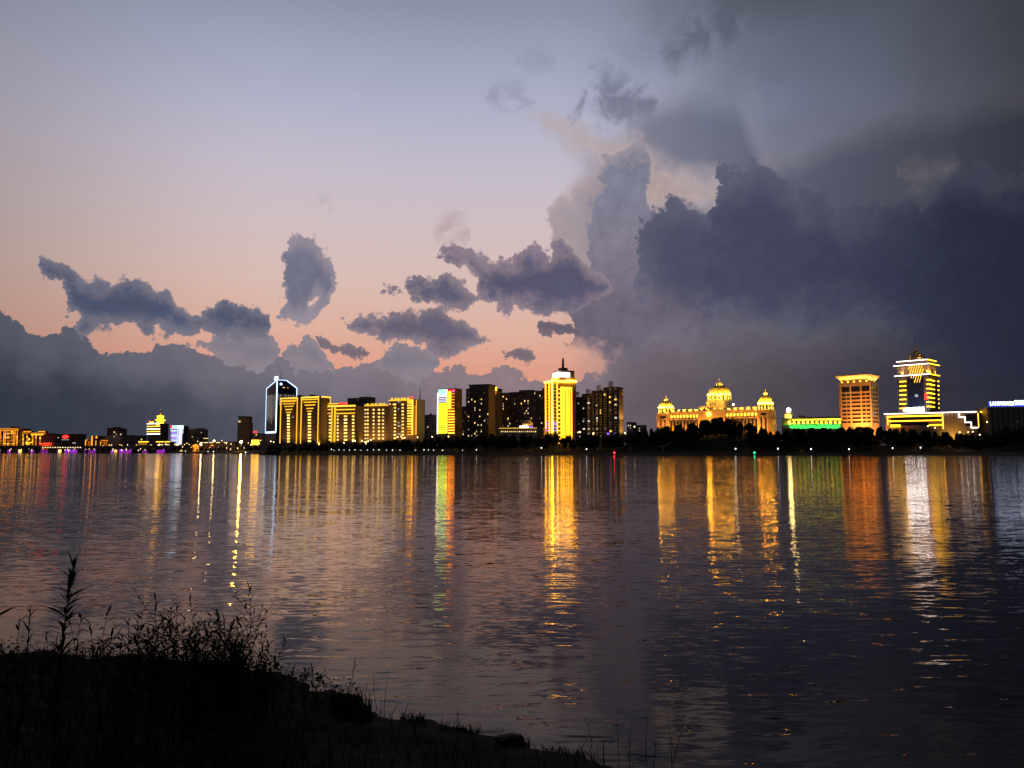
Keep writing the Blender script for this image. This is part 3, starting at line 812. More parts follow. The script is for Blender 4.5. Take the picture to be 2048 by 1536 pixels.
# ---- green and yellow lit gallery with a cupola
b = Bld('green_lit_gallery', 'long low building lit green below and yellow above, with a cupola', 1565, 900, 1683, 872, 20)
zt = b.f(1620, 838)[1]
b.box('wall', 0, b.W, 0, b.D, -4, zt, 'cream_stone')
hull(b.o, 'roof', [(-1, -1, zt), (b.W, -1, zt), (b.W, b.D, zt), (-1, b.D, zt), (2, 8, zt + 2.6), (b.W, 8, zt + 2.6)], 'green_roof')
b.hstrip(1584, 1682, 839.6, 0.9, 'led_yellow'); b.hstrip(1566, 1682, 849.4, 0.5, 'led_green')
for k in range(12):
    p = 1579 + k * 9.15
    x, z = b.f(p, 845)
    w = lathe(b.o, 'lantern_window', [(0.3, -1.7), (1.0, -1.0), (1.15, 0), (0.9, 1.0), (0.2, 1.8)], 'led_gold' if k else 'led_bright', (x, -0.2, z), 10)
    b.box('column', x - 0.5, x + 0.5, -1.1, -0.5, -4, b.f(p, 849)[1], 'cream_stone')
    b.spot(x + 2.4, -3.0, b.f(p, 858)[1], x + 2.4, 0, b.f(p, 848)[1], 1300, (0.04, 1.0, 0.14), 120)
    b.spot(x + 2.4, -2.2, b.f(p, 849)[1], x + 2.4, 0, b.f(p, 838)[1], 900, (1.0, 0.6, 0.06), 120)
    b.box('window', x + 1.6, x + 3.4, -0.08, 0, b.f(p, 847)[1], b.f(p, 842)[1], 'dark_glass')
xa, xb = b.f(1569.5, 835)[0], b.f(1584, 835)[0]; xc = (xa + xb) / 2
zc = b.f(1577, 828.5)[1]
b.box('cupola_base', xa, xb, 0.3, xb - xa, zt, zc, 'cream_stone')
lathe(b.o, 'cupola_dome', [((xb - xa) * 0.58, 0), ((xb - xa) * 0.56, 1.0), ((xb - xa) * 0.4, 2.0), (1.6, 2.9)], 'gold_dome', (xc, (xb - xa) / 2, zc), 16)
lathe(b.o, 'glowing_ball', [(0.4, 0), (1.8, 0.8), (2.4, 2.3), (1.8, 3.8), (0.4, 4.6)], 'lamp_flood', (xc, (xb - xa) / 2, zc + 2.9), 14)
for k in (-1, 1): b.spot(xc + k * 3, -3, zt + 0.3, xc + k, 0.3, zc, 2600)
x0, z0 = b.f(1597, 838)
b.box('roof_hut', x0, x0 + 6, 3, 8, zt + 1, zt + 4.6, 'tan_stone')

# ---- the great domed palace
b = Bld('domed_palace', 'grand golden floodlit palace with three domes on the wooded rise', 1316, 962, 1543, 870, 17, zb=10)
def pal(px, py): return b.f(px, py)
def dome(cx, cy, z0, R_, h, name, zfin):
    d = lathe(b.o, name, [(R_, 0)] + [(R_ * math.cos(a) ** 0.8, h * math.sin(a)) for a in [math.radians(8 * k) for k in range(1, 9)]] + [(R_ * 0.34, h * 1.0)], 'gold_dome', (cx, cy, z0), 32, True, ribs=4)
    lan = lathe(d, 'lantern', [(R_ * 0.30, 0), (R_ * 0.34, 0.3), (R_ * 0.30, 0.8), (R_ * 0.28, h * 0.25), (R_ * 0.16, h * 0.38), (0.25, h * 0.45)], 'cream_stone', (0, 0, h), 14)
    fin = lathe(d, 'finial', [(0.25, 0), (0.7, (zfin - z0 - h * 1.4) * 0.4), (0.3, (zfin - z0 - h * 1.4) * 0.55), (0.08, zfin - z0 - h * 1.4)], 'gold_dome', (0, 0, h * 1.4), 8)
    for k in range(10):
        a = math.radians(180 + 20 * k)
        box(d, 'dome_lamp', -0.5, 0.5, -0.35, 0.35, -0.2, 0.2, 'dome_lamp').location = (math.cos(a) * (R_ + 0.5) - 0.5, math.sin(a) * (R_ + 0.5) - 0.35, -0.1)
    for k in range(8):
        a = math.radians(45 * k + 22)
        b.spot(cx + math.cos(a) * (R_ * 1.75 + 1), cy + math.sin(a) * (R_ * 1.75 + 1), z0 - 1.0, cx + math.cos(a) * R_ * 0.7, cy + math.sin(a) * R_ * 0.7, z0 + h * 0.5, 7000, (1.0, 0.6, 0.06), 110)
        b.spot(cx + math.cos(a) * (R_ * 0.55), cy + math.sin(a) * (R_ * 0.55), z0 + h + 0.6, cx, cy, z0 + h + 2.0, 450, (1.0, 0.6, 0.07), 110)
    return d
def drum(cx, cy, z0, z1, R_, n, name):
    d = lathe(b.o, name, [(R_, 0), (R_, z1 - z0 - 0.9), (R_ + 0.9, z1 - z0 - 0.7), (R_ + 0.9, z1 - z0)], 'cream_stone', (cx, cy, z0), 32, False)
    for k in range(n):
        a = 2 * math.pi * (k + 0.5) / n
        c = cyl(d, 'column', math.cos(a) * (R_ + 0.6), math.sin(a) * (R_ + 0.6), 0, z1 - z0 - 0.8, 0.5, 0.45, 'cream_stone', 8)
        a2 = 2 * math.pi * k / n
        w = box(d, 'arched_window', -0.9, 0.9, -0.1, 0.1, 0.3, (z1 - z0) * 0.75, 'dark_glass')
        w.location = (math.cos(a2) * (R_ + 0.03) + 0.9 * math.sin(a2), math.sin(a2) * (R_ + 0.03) - 0.9 * math.cos(a2), 0.4)
        w.rotation_euler = (0, 0, a2 + math.pi / 2)
        if math.sin(a) < 0.5:
            b.spot(cx + math.cos(a2) * (R_ + 4.0), cy + math.sin(a2) * (R_ + 4.0), z0 + 0.3, cx + math.cos(a2) * R_, cy + math.sin(a2) * R_, z0 + (z1 - z0) * 0.6, 1900, (1.0, 0.58, 0.07), 120)
    return d
X = lambda px, py=825: pal(px, py)[0]
zb_l = pal(1316, 828)[1]; zt_body = pal(1530, 819)[1]
ztop = (zb_l + zt_body) / 2
xa, xb, xc, xd, xe, xf = 0.0, X(1339.7), X(1398), X(1451), X(1515.7), b.W
zw = pal(1368, 824)[1]                                   # wing cornice
b.box('end_pavilion', xa, xb, -2.0, b.D, -14, ztop, 'tan_stone')
b.box('end_pavilion', xe, xf, -2.0, b.D, -14, ztop, 'tan_stone')
b.box('wing', xb, xc, 0, b.D, -14, zw, 'tan_stone'); b.box('wing', xd, xe, 0, b.D, -14, zw, 'tan_stone')
zc1 = pal(1425, 821.5)[1]; zc2 = pal(1425, 811.5)[1]; zc3 = pal(1425, 800.5)[1]; zc4 = pal(1430, 788.5)[1]
b.box('entrance_block', xc, xd, -3.0, b.D + 3, -14, zc1, 'tan_stone')
b.box('stepped_tier', xc + 1, xd - 1, -2.4, b.D, zc1, zc2, 'cream_stone')
x2, x3 = X(1411, 805), X(1448, 805)
b.box('stepped_tier', x2, x3, 1.0, b.D, zc2, zc3, 'cream_stone')
b.box('cornice', xc - 0.6, xd + 0.6, -3.7, b.D, zc1 - 0.8, zc1 + 0.3, 'cream_stone')
b.box('cornice', x2 - 0.8, x3 + 0.8, 0.2, b.D, zc3 - 0.6, zc3 + 0.3, 'cream_stone')
for k in range(3):
    x = X(1417 + 4.5 * k, 816); b.box('window', x, x + 1.6, -2.5, -2.35, zc1 + 2.0, zc1 + 4.4, 'dark_glass')
    x = X(1419 + 4.5 * k, 806); b.box('window', x, x + 1.6, 0.9, 1.05, zc2 + 1.4, zc2 + 4.0, 'dark_glass')
cxm, cym = X(1432.5, 795), 9.0
Rm = (X(1453, 790) - X(1412, 790)) / 2 * 1.0
drum(cxm, cym, zc3, zc4, Rm * 0.98, 16, 'main_drum')
dome(cxm, cym, zc4, Rm, pal(1432, 770)[1] - zc4, 'main_dome', pal(1432.7, 750)[1])
for xx0, xx1, yy, zz, name, ydr, ydt, yfin, px in ((xa, xb, 8, ztop, 'small', 814.5, 801, 786, 1333), (xe, xf, 8, ztop, 'small', 806, 789, 775, 1533)):
    w = xx1 - xx0
    zd = pal(px, ydr)[1]
    cx = (xx0 + xx1) / 2; Rd = w * 0.50
    cy = -2 + w / 2
    drum(cx, cy, zz, zd, Rd, 12, name + '_drum')
    dome(cx, cy, zd, Rd * 1.02, pal(px, ydt)[1] - zd, name + '_dome', pal(px, yfin)[1])
    b.box('cornice', xx0 - 0.7, xx1 + 0.7, -2.7, b.D + 0.5, zz - 0.7, zz + 0.3, 'cream_stone')
    b.box('panel', cx - w * 0.22, cx + w * 0.22, -2.2, -2.0, zz - 6.2, zz - 3.6, 'dark_glass')
    for k in (-1, 1): b.box('tall_window', cx + k * w * 0.17 - w * 0.06, cx + k * w * 0.17 + w * 0.06, -2.15, -2.0, zz - 30, zz - 8.5, 'dark_glass')
    for k in (-1, 0, 1):
        b.box('pier', cx + k * w * 0.34 - 0.9, cx + k * w * 0.34 + 0.9, -2.7, -2.0, -14, zz - 8, 'tan_stone')
        b.spot(cx + k * w * 0.33, -13, zz - 30, cx + k * w * 0.33, -2, zz - 14, 8500, (1.0, 0.36, 0.045), 110)
for x0, x1, n, p0, p1 in ((xb, xc, 9, 1344.5, 1395), (xd, xe, 9, 1457, 1512)):
    b.box('cornice', x0, x1, -0.9, b.D, zw - 0.2, zw + 0.5, 'cream_stone')
    b.box('frieze', x0, x1, -0.4, 0, zw - 9.2, zw - 8.2, 'cream_stone')
    for k in range(5):
        w = (x1 - x0) / 5; b.box('roof_panel', x0 + w * k + 0.5, x0 + w * (k + 1) - 0.5, 0.2, 1.2, zw + 0.5, zw + 3.2, 'cream_stone')
        b.spot(x0 + w * (k + 0.5), -1.6, zw + 0.9, x0 + w * (k + 0.5), 0.5, zw + 2.2, 800, (1.0, 0.6, 0.07), 130)
    for k in range(n):
        x = x0 + (x1 - x0) * (k + 0.5) / n
        lathe(b.o, 'oval_light', [(0.2, -1.8), (0.9, -1.2), (1.15, 0), (0.9, 1.2), (0.2, 1.8)], 'led_gold', (x, -0.15, zw - 5.2), 10)
        b.box('tall_window', x - 1.15, x + 1.15, -0.1, 0, zw - 26, zw - 10.2, 'dark_glass')
        xx = x0 + (x1 - x0) * k / n
        cyl(b.o, 'column', xx, -1.0, -14, zw - 9.2, 0.95, 0.8, 'cream_stone', 10)
        if k % 2 == 0: b.spot(x, -12, zw - 26, x, 0, zw - 10, 7500, (1.0, 0.36, 0.045), 120)
for k in range(4): 
    x = xc + (xd - xc) * (k + 0.5) / 4
    b.spot(x, -14, zc1 - 22, x, -3, zc1 - 4, 4500, (1.0, 0.4, 0.05), 110); b.spot(x, -4.4, zc1 + 0.6, x, -2, zc2, 1000, (1.0, 0.55, 0.06), 130); b.spot(x2 + (x3 - x2) * (k + 0.5) / 4, -2, zc2 + 0.5, x2 + (x3 - x2) * (k + 0.5) / 4, 1, zc3, 1000, (1.0, 0.55, 0.06), 130)
    b.box('tall_window', x - 1.2, x + 1.2, -3.1, -3.0, zc1 - 26, zc1 - 12, 'dark_glass')
lathe(b.o, 'portal_lamp', [(0.4, -2.4), (2.2, -1.4), (2.7, 0), (2.2, 1.4), (0.4, 2.4)], 'led_bright', (X(1420, 826), -3.4, zc1 - 4), 14)
lathe(b.o, 'roof_lamp', [(0.3, -0.8), (1.0, 0), (0.3, 0.8)], 'lamp_flood', (X(1465, 810), 2, pal(1465, 809)[1]), 10)
cyl(b.o, 'lamp_post', X(1465, 810), 2, zw + 0.4, pal(1465, 809)[1] - 0.7, 0.15, 0.12, 'steel', 6)
for k in range(4): b.box('flank_window', xf, xf + 0.1, 2 + 3.6 * k, 3.8 + 3.6 * k, ztop - 26, ztop - 6, 'dark_glass')
b.spot(xf + 12, 6, ztop - 30, xf, 6, ztop - 14, 9000, (1.0, 0.42, 0.05), 110)

# ---- small far blocks between
for (pl, pr, y, nm, lb) in ((1254, 1266, 845, 'low_block', 'small grey block beside the tall gold-sided apartments'), (1272, 1290, 851, 'low_house', 'distant grey low house left of the domed palace')):
    b = Bld(nm, lb, pl, 1250, pr, 1245, 18); _, zt = b.mass(y, (pl + pr) / 2, mat='grey_render'); b.box('parapet', -0.3, b.W + 0.3, -0.3, b.D, zt, zt + 0.8, 'roof_felt')
    b.windows([(pl + 2, pl + 3.5), (pl + 6, pl + 7.5)], [y + 6, y + 11], ['window_pale'], 0.6, grid=True)

# ---- stepped apartments with four characters on the roof
b = Bld('stepped_apartments', 'stepped dark apartments with four large characters on the roof', 1144, 935, 1237, 902, 13)
secs = [(1144, 1163.5, 796), (1163.5, 1183, 789.5), (1183, 1206, 783), (1206, 1237, 775)]
tops = []
for i, (p0, p1, y) in enumerate(secs):
    x0, zt = b.f(p0, y); x1 = b.f(p1, y)[0]; zt = b.f(p1, y)[1] if i == 3 else zt
    b.box('wall', max(0, x0), x1, 0.12 * (3 - i), b.D, -4, zt, 'grey_render' if False else 'dark_render')
    b.box('parapet', max(0, x0), x1, -0.3, b.D, zt, zt + 0.9, 'roof_felt'); tops.append((x0, x1, zt))
    n = 2 if i < 2 else 3
    for k in range(n):
        xx = x0 + (x1 - x0) * (k + 0.25) / n
        b.box('balcony_bay', xx, xx + (x1 - x0) / n * 0.5, -1.3, 0, 0, zt - 3, 'grey_render')
    for k in range(1, int((zt) / 3.1)):
        z = k * 3.1
        dk = []
        for q in range(n):
            xx = x0 + (x1 - x0) * (q + 0.25) / n; ww = (x1 - x0) / n * 0.5
            rr = R.random()
            m = 'window_gold' if rr < 0.05 else 'window_pale' if rr < 0.12 else 'window_cool' if rr < 0.14 else 'window_dim' if rr < 0.25 else None
            if m: b.box('window', xx + 0.25, xx + ww - 0.25 if R.random() < 0.5 else xx + ww * 0.55, -1.42, -1.3, z + 0.9, z + 2.6, m)
            else: dk.append((xx + 0.2, xx + ww - 0.2, -1.38, -1.3, z + 0.9, z + 2.6))
            dk.append((xx + ww + 0.5, xx + ww + 1.9, -0.1, 0.3, z + 0.9, z + 2.5))
        boxes_mesh(b.o, 'window_row', dk, 'dark_glass', 'stuff')
zt = tops[-1][2]
gold = b.box('gold_flank', b.W, b.W + 0.12, 0.2, b.D * 0.98, -4, zt - 0.5, 'tan_stone'); gold['label'] = 'gold-lit end wall of the apartments'
for k in range(2):
    for z in steps(4, zt - 4, 16): b.box('flank_window', b.W + 0.1, b.W + 0.2, b.D * (0.30 + 0.36 * k), b.D * (0.42 + 0.36 * k), z - 0.9, z + 0.9, 'dark_glass')
for z in (6, 22, 38): b.spot(b.W + 10, b.D * 0.5, z - 2, b.W, b.D * 0.5, z + 12, 5200, (1.0, 0.5, 0.1), 120)
for (x0, x1, zt), ch, px, (c0, c1) in zip(tops, '紫旭名苑', (1154, 1175.5, 1197, 1220.5), ((782, 793), (776, 788), (768, 781), (761, 774))):
    x, zz1 = b.f(px, c0); zz0 = b.f(px, c1)[1]
    fr = bpy.data.objects.new('roof_character', None); link(fr, b.o); fr['label'] = 'large dark roof character on thin legs'
    text(fr, 'character', ch, (zz1 - zz0) * 1.0, 'steel', (x, 1.0, zz0 + 0.4), 0.25)
    for q in (-1.6, 0, 1.6): cyl(fr, 'leg', x + q, 1.0, zt + 0.5, zz0 + 1.2, 0.12, 0.1, 'steel', 5)
b.windows([(1213, 1217.5)], [867.6], ['led_violet'], 1.0, 'shop_light', 0.5, 1.6)
b.windows([(1218.5, 1224), (1229, 1233)], [866.8], ['led_violet'], 1.0, 'shop_light', 0.5, 1.2)

# ---- gold tower with mast
b = Bld('gold_tower', 'brilliant gold lit tower with a white roof sign and striped mast', 1089.5, 925, 1116, 900, 26)
zt = b.f(1100, 764.8)[1]
zc = b.f(1110, 755.5)[1]
b.box('wall', 0, b.W, 0, b.D, -4, zt, 'tan_stone')
x0 = b.f(1102.5, 760)[0]
zcr = zc
b.box('crown', x0, b.W + 0.0, 2, b.D, zt, zcr, 'brown_render')
b.box('crown_block', b.W * 0.4, b.W, 6, b.D - 2, zcr, zcr + 9, 'dark_render')
dy = b.r(1143, 800)[0]; b.D = max(b.D, 12)
for px, w, m in ((1091.5, 0.7, 'led_yellow'), (1099, 0.8, 'led_yellow'), (1104.5, 1.3, 'led_bright'), (1115, 0.7, 'led_yellow')): b.vstrip(px, 764.5, 866, w, m, o1=0.7)
for py in steps(768, 862, 15):
    b.hstrip(1093, 1097, py, 0.6, 'led_dim'); b.hstrip(1107.5, 1113.8, py, 0.6, 'led_dim')
b.hstrip(1089.5, 1116, 764.8, 1.5, 'led_bright', o1=0.9)
for py in (846, 851, 856, 861): b.hstrip(1093, 1097, py, 0.8, 'led_violet', o1=0.9); b.hstrip(1108, 1113.8, py, 0.8, 'led_violet', o1=0.9)
D = b.D
# right flank: two broad glowing shafts
ys = [b.r(p, 800)[0] for p in (1116.5, 1122, 1132, 1135.5, 1142.5)]
zs = b.r(1125, 776)[1]
for y0, y1, n in ((ys[1], ys[2], 4), (ys[3], min(ys[4], D), 3)):
    for k in range(n):
        yy = y0 + (y1 - y0) * k / max(1, n - 1); w = 0.75 if k in (0, n - 1) else 0.5
        box(b.o, 'lit_shaft', b.W, b.W + 0.8, yy - w / 2, yy + w / 2, -2, zs, 'shaft_gold')
    box(b.o, 'shaft_head', b.W, b.W + 0.9, y0 - 0.4, y1 + 0.4, zs, zs + 1.0, 'shaft_gold'); box(b.o, 'shaft_back', b.W, b.W + 0.3, y0, y1, -2, zs, 'brown_render')
box(b.o, 'cornice_light', b.W, b.W + 1.2, 0.0, D * 0.62, zt - 0.6, zt + 0.9, 'led_bright'); box(b.o, 'cornice_light', b.W, b.W + 1.4, D * 0.45, D, b.f(1116, 760.5)[1] - 0.8, b.f(1116, 760.5)[1] + 0.8, 'led_bright')
for z in steps(4, zs - 2, 15): box(b.o, 'light_strip', b.W, b.W + 0.5, ys[0], ys[1] - 0.3, z, z + 0.8, 'led_gold')
b.box('light_strip', x0, x0 + 0.9, 1.2, 2.0, zt, zcr, 'led_bright'); b.box('light_strip', x0, b.W, 1.2, 2.0, zcr - 0.6, zcr + 0.6, 'led_bright')
xs0 = b.f(1103.8, 750)[0]
sg = letters(b, 'roof_sign', 'white glowing roof sign with a round logo', xs0, xs0 + (b.W - xs0) * 1.0 + 0, zcr + 0.5, zcr + 6.6, 'led_pink_white', 3, True, 1.0)
s2 = bpy.data.objects.new('roof_sign_return', None); link(s2, b.o); s2.location = (b.W + 0.4, 0, 0); s2.rotation_euler = (0, 0, math.radians(90)); s2['label'] = 'second half of the white roof sign round the corner'
L2 = min(b.r(1140, 750)[0], D)
for k in range(4):
    w = L2 / 4; rr = random.Random(k)
    boxes_mesh(s2, 'character', [(w * k + 0.4, w * (k + 1) - 0.4, -0.3, 0, zcr + 0.8 + 2.2 * q, zcr + 1.8 + 2.2 * q) for q in range(3)] + [(w * k + w * (0.25 + 0.4 * q), w * k + w * (0.37 + 0.4 * q), -0.28, 0.02, zcr + 0.5, zcr + 5.2 + rr.random() * 1.6) for q in range(2)], 'led_pink_white')
mx, my = b.W * 0.78, 12
zm0 = zcr + 9; zm1 = b.f(1118, 713)[1]
b.box('mast_base', mx - 4, mx + 4, my - 4, my + 4, zm0, zm0 + 3.2, 'steel')
cyl(b.o, 'mast', mx, my, zm0 + 3.2, zm0 + 13, 1.6, 1.2, 'steel', 10)
nseg = 7
for k in range(nseg):
    za_, zb_ = zm0 + 13 + (zm1 - zm0 - 13) * k / nseg, zm0 + 13 + (zm1 - zm0 - 13) * (k + 1) / nseg
    cyl(b.o, 'mast_section', mx, my, za_, zb_, 0.9 - 0.1 * k, 0.82 - 0.1 * k, 'steel' if k % 2 else 'brown_render', 8)
    cyl(b.o, 'mast_collar', mx, my, za_, za_ + 0.5, 1.25 - 0.12 * k, 1.25 - 0.12 * k, 'steel', 8)

# ---- low domed hall
b = Bld('domed_hall', 'low yellow-lit hall with a small dome and white sign', 997.5, 905, 1088, 893, 16)
zt = b.f(1040, 858)[1]
b.box('wall', 0, b.W, 0, b.D, -4, zt, 'cream_stone')
b.box('cornice', -0.6, b.W + 0.6, -0.8, b.D, zt, zt + 0.7, 'cream_stone'); b.hstrip(998, 1074, 856.6, 0.6, 'led_dim', o1=0.9)
xd_, zd = b.f(1052.5, 850)
zd0 = zt + 3.0
cyl(b.o, 'drum', xd_, 8, zt, zd0 + 1.5, 6.2, 6.2, 'cream_stone', 24)
d = lathe(b.o, 'dome', [(6.4, 0)] + [(6.4 * math.cos(math.radians(a)), 6.2 * math.sin(math.radians(a))) for a in range(10, 90, 10)] + [(0.3, 6.2)], 'gold_dome', (xd_, 8, zd0 + 1.5), 24)
cyl(d, 'finial', 0, 0, 6.0, 14, 0.2, 0.05, 'steel', 6)
for a in (-1, 0, 1): b.spot(xd_ + a * 7, 0.5, zd0 + 1, xd_ + a * 2, 6, zd0 + 6, 320)
x0, z0 = b.f(1038.5, 851.5); x1 = b.f(1057, 851.5)[0]
letters(b, 'roof_sign', 'white sign in front of the small dome', x0, x1, zt + 1.0, zt + 3.8, 'led_pink_white', 6, False, 0.2); letters(b, 'roof_sign', 'violet end of the roof sign', x1 + 0.3, b.f(1066, 851)[0], zt + 1.0, zt + 3.0, 'led_violet', 3, False, 0.2)
for k in range(18):
    p = 1002 + k * 4.0
    b.windows([(p, p + 1.9)], [863.2], ['window_gold', 'window_warm'], 1.0, hgt=1.1); b.windows([(p, p + 1.8)], [860.3], ['window_dim'], 1.0, hgt=1.2)
for k in range(9): x = b.W * (k + 0.5) / 9; b.spot(x, -4, 1.0, x, 0, zt - 2, 650)
b.box('porch', b.f(1078, 860)[0], b.W, -2.5, 0, -4, zt + 2.0, 'tan_stone')

def dark_apartments(name, label, pl, yl, pr, yr, depth, y, px, ncol, floors, mat='dark_render', lit=0.16, steps_=None, rows0=None, extra=None, mats=('window_pale', 'window_warm', 'window_dim', 'window_pale', 'window_dim', 'window_gold')):
    b = Bld(name, label, pl, yl, pr, yr, depth)
    zt = b.f(px, y)[1]
    if steps_:
        for i, (p0, p1, yy) in enumerate(steps_):
            x0, x1 = b.f(p0, yy)[0], b.f(p1, yy)[0]; zz = b.f((p0 + p1) / 2, yy)[1]
            b.box('wall', x0, x1, 0.1 * (i % 2), depth, -4, zz, mat); b.box('parapet', x0 - 0.2, x1 + 0.2, -0.3, depth, zz, zz + 0.9, 'roof_felt')
    else:
        b.box('wall', 0, b.W, 0, depth, -4, zt, mat); b.box('parapet', -0.3, b.W + 0.3, -0.3, depth, zt, zt + 0.9, 'roof_felt')
    fh = zt / floors; dk = []
    for k in range(floors - 1):
        z = fh * (k + 0.9)
        for c in range(ncol):
            x0 = b.W * (c + 0.25) / ncol; w = min(b.W / ncol * 0.5, 2.2)
            zz = z
            if steps_:
                pxx = pl + (pr - pl) * (c + 0.5) / ncol
                top = [b.f(pxx, yy)[1] for p0, p1, yy in steps_ if p0 <= pxx <= p1]
                if top and zz > top[0] - 2.2: continue
            r = R.random()
            colf = 1.7 if c % 4 == 1 else 0.7
            if r < lit * colf: b.box('window', x0, x0 + w, -0.16, 0, zz, zz + min(1.8, fh * 0.6), R.choice(mats))
            else: dk.append((x0, x0 + w, -0.06, 0.2, zz, zz + min(1.8, fh * 0.6)))
    boxes_mesh(b.o, 'window_grid', dk, 'dark_glass', 'stuff')
    for c in range(0, ncol, 2):
        x = b.W * (c + 0.02) / ncol; b.box('pilaster', x, x + 0.7, -0.5, 0, -4, (zt if not steps_ else zt - 6), mat)
    return b, zt
# ---- dark apartment row behind the domed hall
b, zt = dark_apartments('apartment_row', 'long dark brown apartment row behind the domed hall', 985, 1000, 1092, 975, 16, 784, 1020, 32, 24, 'brown_render', 0.11, [(985, 1021, 787), (1021, 1064, 785), (1064, 1092, 782.5)])
b.box('lift_tower', b.f(1036, 784)[0], b.f(1064, 784)[0], 4, 12, zt - 1, zt + 2.4, 'brown_render'); b.box('lift_tower', b.f(1083, 780)[0], b.f(1089, 780)[0], 3, 10, zt, zt + 4, 'brown_render')
# ---- lit corner block behind the tall dark block
b = Bld('yellow_crowned_block', 'narrow block with a yellow lit roof and red panel beside the tall dark tower', 973, 985, 994, 978, 14)
zt = b.f(984, 779)[1]; b.box('wall', 0, b.W, 0, b.D, -4, zt, 'dark_render'); b.box('roof_slab', -0.8, b.W + 0.8, -0.8, b.D, zt, zt + 1.2, 'roof_felt')
b.hstrip(976, 994, 776.5, 1.6, 'led_yellow', o1=1.2); b.hstrip(984, 994, 780.5, 1.0, 'led_yellow'); b.front('red_panel', 984.7, 783, 993, 788.7, 'led_orange_dim', 0, 0.4)
b.windows([(985.5, 988.5)], [793, 800, 814, 822, 829, 854, 858, 864], ['window_warm', 'window_pale'], 0.9, hgt=1.7)
# ---- tall dark tower
b, zt = dark_apartments('dark_apartment_tower', 'tallest dark apartment tower with a flat cap and scattered lit windows', 932, 950, 977, 938, 20, 770, 955, 14, 31, 'brown_render', 0.12, [(932, 938.5, 778.5), (938.5, 977, 770)])
b.box('cornice', b.f(938, 771)[0] - 0.8, b.W + 0.8, -0.8, b.D, zt - 0.4, zt + 0.8, 'brown_render')
# ---- dark block left of it
b, zt = dark_apartments('dark_slab', 'short dark slab between the LED tower and the tallest dark tower', 915, 985, 934, 980, 15, 814.5, 925, 6, 16, 'brown_render', 0.2)

# ---- LED media tower
b = Bld('media_tower', 'tower with striped yellow screens, teal roof screen and red top', 875, 925, 910, 912, 14)
zt = b.f(893, 780)[1]
b.box('wall', 0, b.W, 0, b.D, -4, zt, 'brown_render')
b.box('cap', b.f(895, 778)[0], b.W + 0.3, -0.3, b.D, zt, zt + 1.6, 'led_red' if False else 'dark_render')
b.front('teal_screen', 877.8, 780, 894, 789, 'led_cyan', 0.1, 0.9); b.front('teal_band', 878.5, 789.3, 893.5, 792.5, 'led_icy', 0.1, 0.8)
for k, py in enumerate((793.8, 797.2, 800.6, 804)): b.hstrip(876.5, 893, py, 0.9, 'screen_light')
for k, py in enumerate(steps(807.8, 865.5, 15)):
    b.hstrip(876.3, 893, py, 1.1, 'screen_lime', 'screen_row')
b.vstrip(875.6, 786, 868, 0.6, 'led_pink_white'); b.vstrip(894.4, 779, 866, 0.6, 'led_gold')
b.front('bright_column', 897.5, 783, 902, 818, 'screen_amber', 0.1, 0.8)
for k, py in enumerate(steps(787.5, 817, 6)): b.hstrip(903, 909, py, 1.0, 'led_orange', 'screen_row')
for k, py in enumerate(steps(822.8, 866, 9)): b.hstrip(896.5, 909, py, 1.3, 'screen_amber', 'screen_row')
b.front('red_cap', 897, 778, 910, 782.5, 'led_red', 0.0, 0.25); b.front('violet_light', 906, 781, 908.5, 784, 'led_violet', 0.25, 0.5)
b.side('flank', 910.2, 780, 916.8, 870, 'brown_render', 0.2)
b.antenna(b.f(905, 778)[0], 5, zt, b.f(905, 768)[1], 0.2); b.antenna(b.f(887, 778)[0], 5, zt, b.f(887, 770)[1], 0.15)

# ---- low block with roof tank
b, zt = dark_apartments('low_dark_block', 'low dark block left of the striped screen tower', 847, 955, 876, 950, 14, 831, 860, 9, 12, 'grey_render', 0.08)
b.box('roof_tank', b.f(857, 830)[0], b.f(861, 830)[0], 3, 6, zt, zt + 2.5, 'grey_render')

# ---- grid-window block with the orange stair face and mast
def wash(b, zt, n, power=2400):
    """amber floodlights along the foot of a slab"""
    for k in range(n):
        x = b.W * (k + 0.5) / n; b.spot(x, -13, 7, x, 0, zt * 0.62, power, (1.0, 0.5, 0.09), 105)
def lit_grid(b, cols, rows, mat=('window_gold', 'window_gold', 'window_warm'), hgt=1.9):
    for py in rows:
        for a, c in cols:
            x0, z = b.f(a, py); x1 = b.f(c, py)[0]
            w = box(b.o, 'window', x0, x1, -0.25, 0, z - hgt / 2, z + hgt / 2, R.choice(mat))
            subbox(w, 'balcony', x0 - 0.4, x1 + 0.4, -0.9, 0, z - hgt / 2 - 0.9, z - hgt / 2 - 0.1, 'brown_render')
b = Bld('mast_hotel', 'yellow-lit slab with an orange ladder of lights and a roof mast', 778, 930, 834, 915, 18)
zt = b.f(800, 800.5)[1]
b.box('wall', 0, b.W, 0, b.D, -4, zt, 'brown_render'); b.box('parapet', -0.5, b.W + 0.5, -0.5, b.D, zt, zt + 0.7, 'brown_render')
wash(b, zt, 4)
b.hstrip(778, 827, 801.0, 1.3, 'led_slab', o1=0.9)
for k in range(6): x0, z = b.f(782 + k * 6.5, 796.3); box(b.o, 'roof_light', x0, x0 + (3.2 if k % 2 else 2.2), 0.2, 0.8, zt + 0.7, zt + 3.0, 'led_slab')
b.front('red_sign', 818, 794, 826, 797.5, 'led_red', -0.4, 0.1)
lit_grid(b, [(778.5, 781.6), (786, 792), (803.3, 807.6)], steps(809, 876.5, 11))
b.front('yellow_panel', 815, 799, 825.5, 807, 'led_slab', 0, 0.5)
for k, py in enumerate(steps(811, 869, 12)): b.hstrip(815, 824, py, 0.9 if k % 3 else 1.3, 'led_gold' if k < 9 else 'led_orange', 'ladder_light')
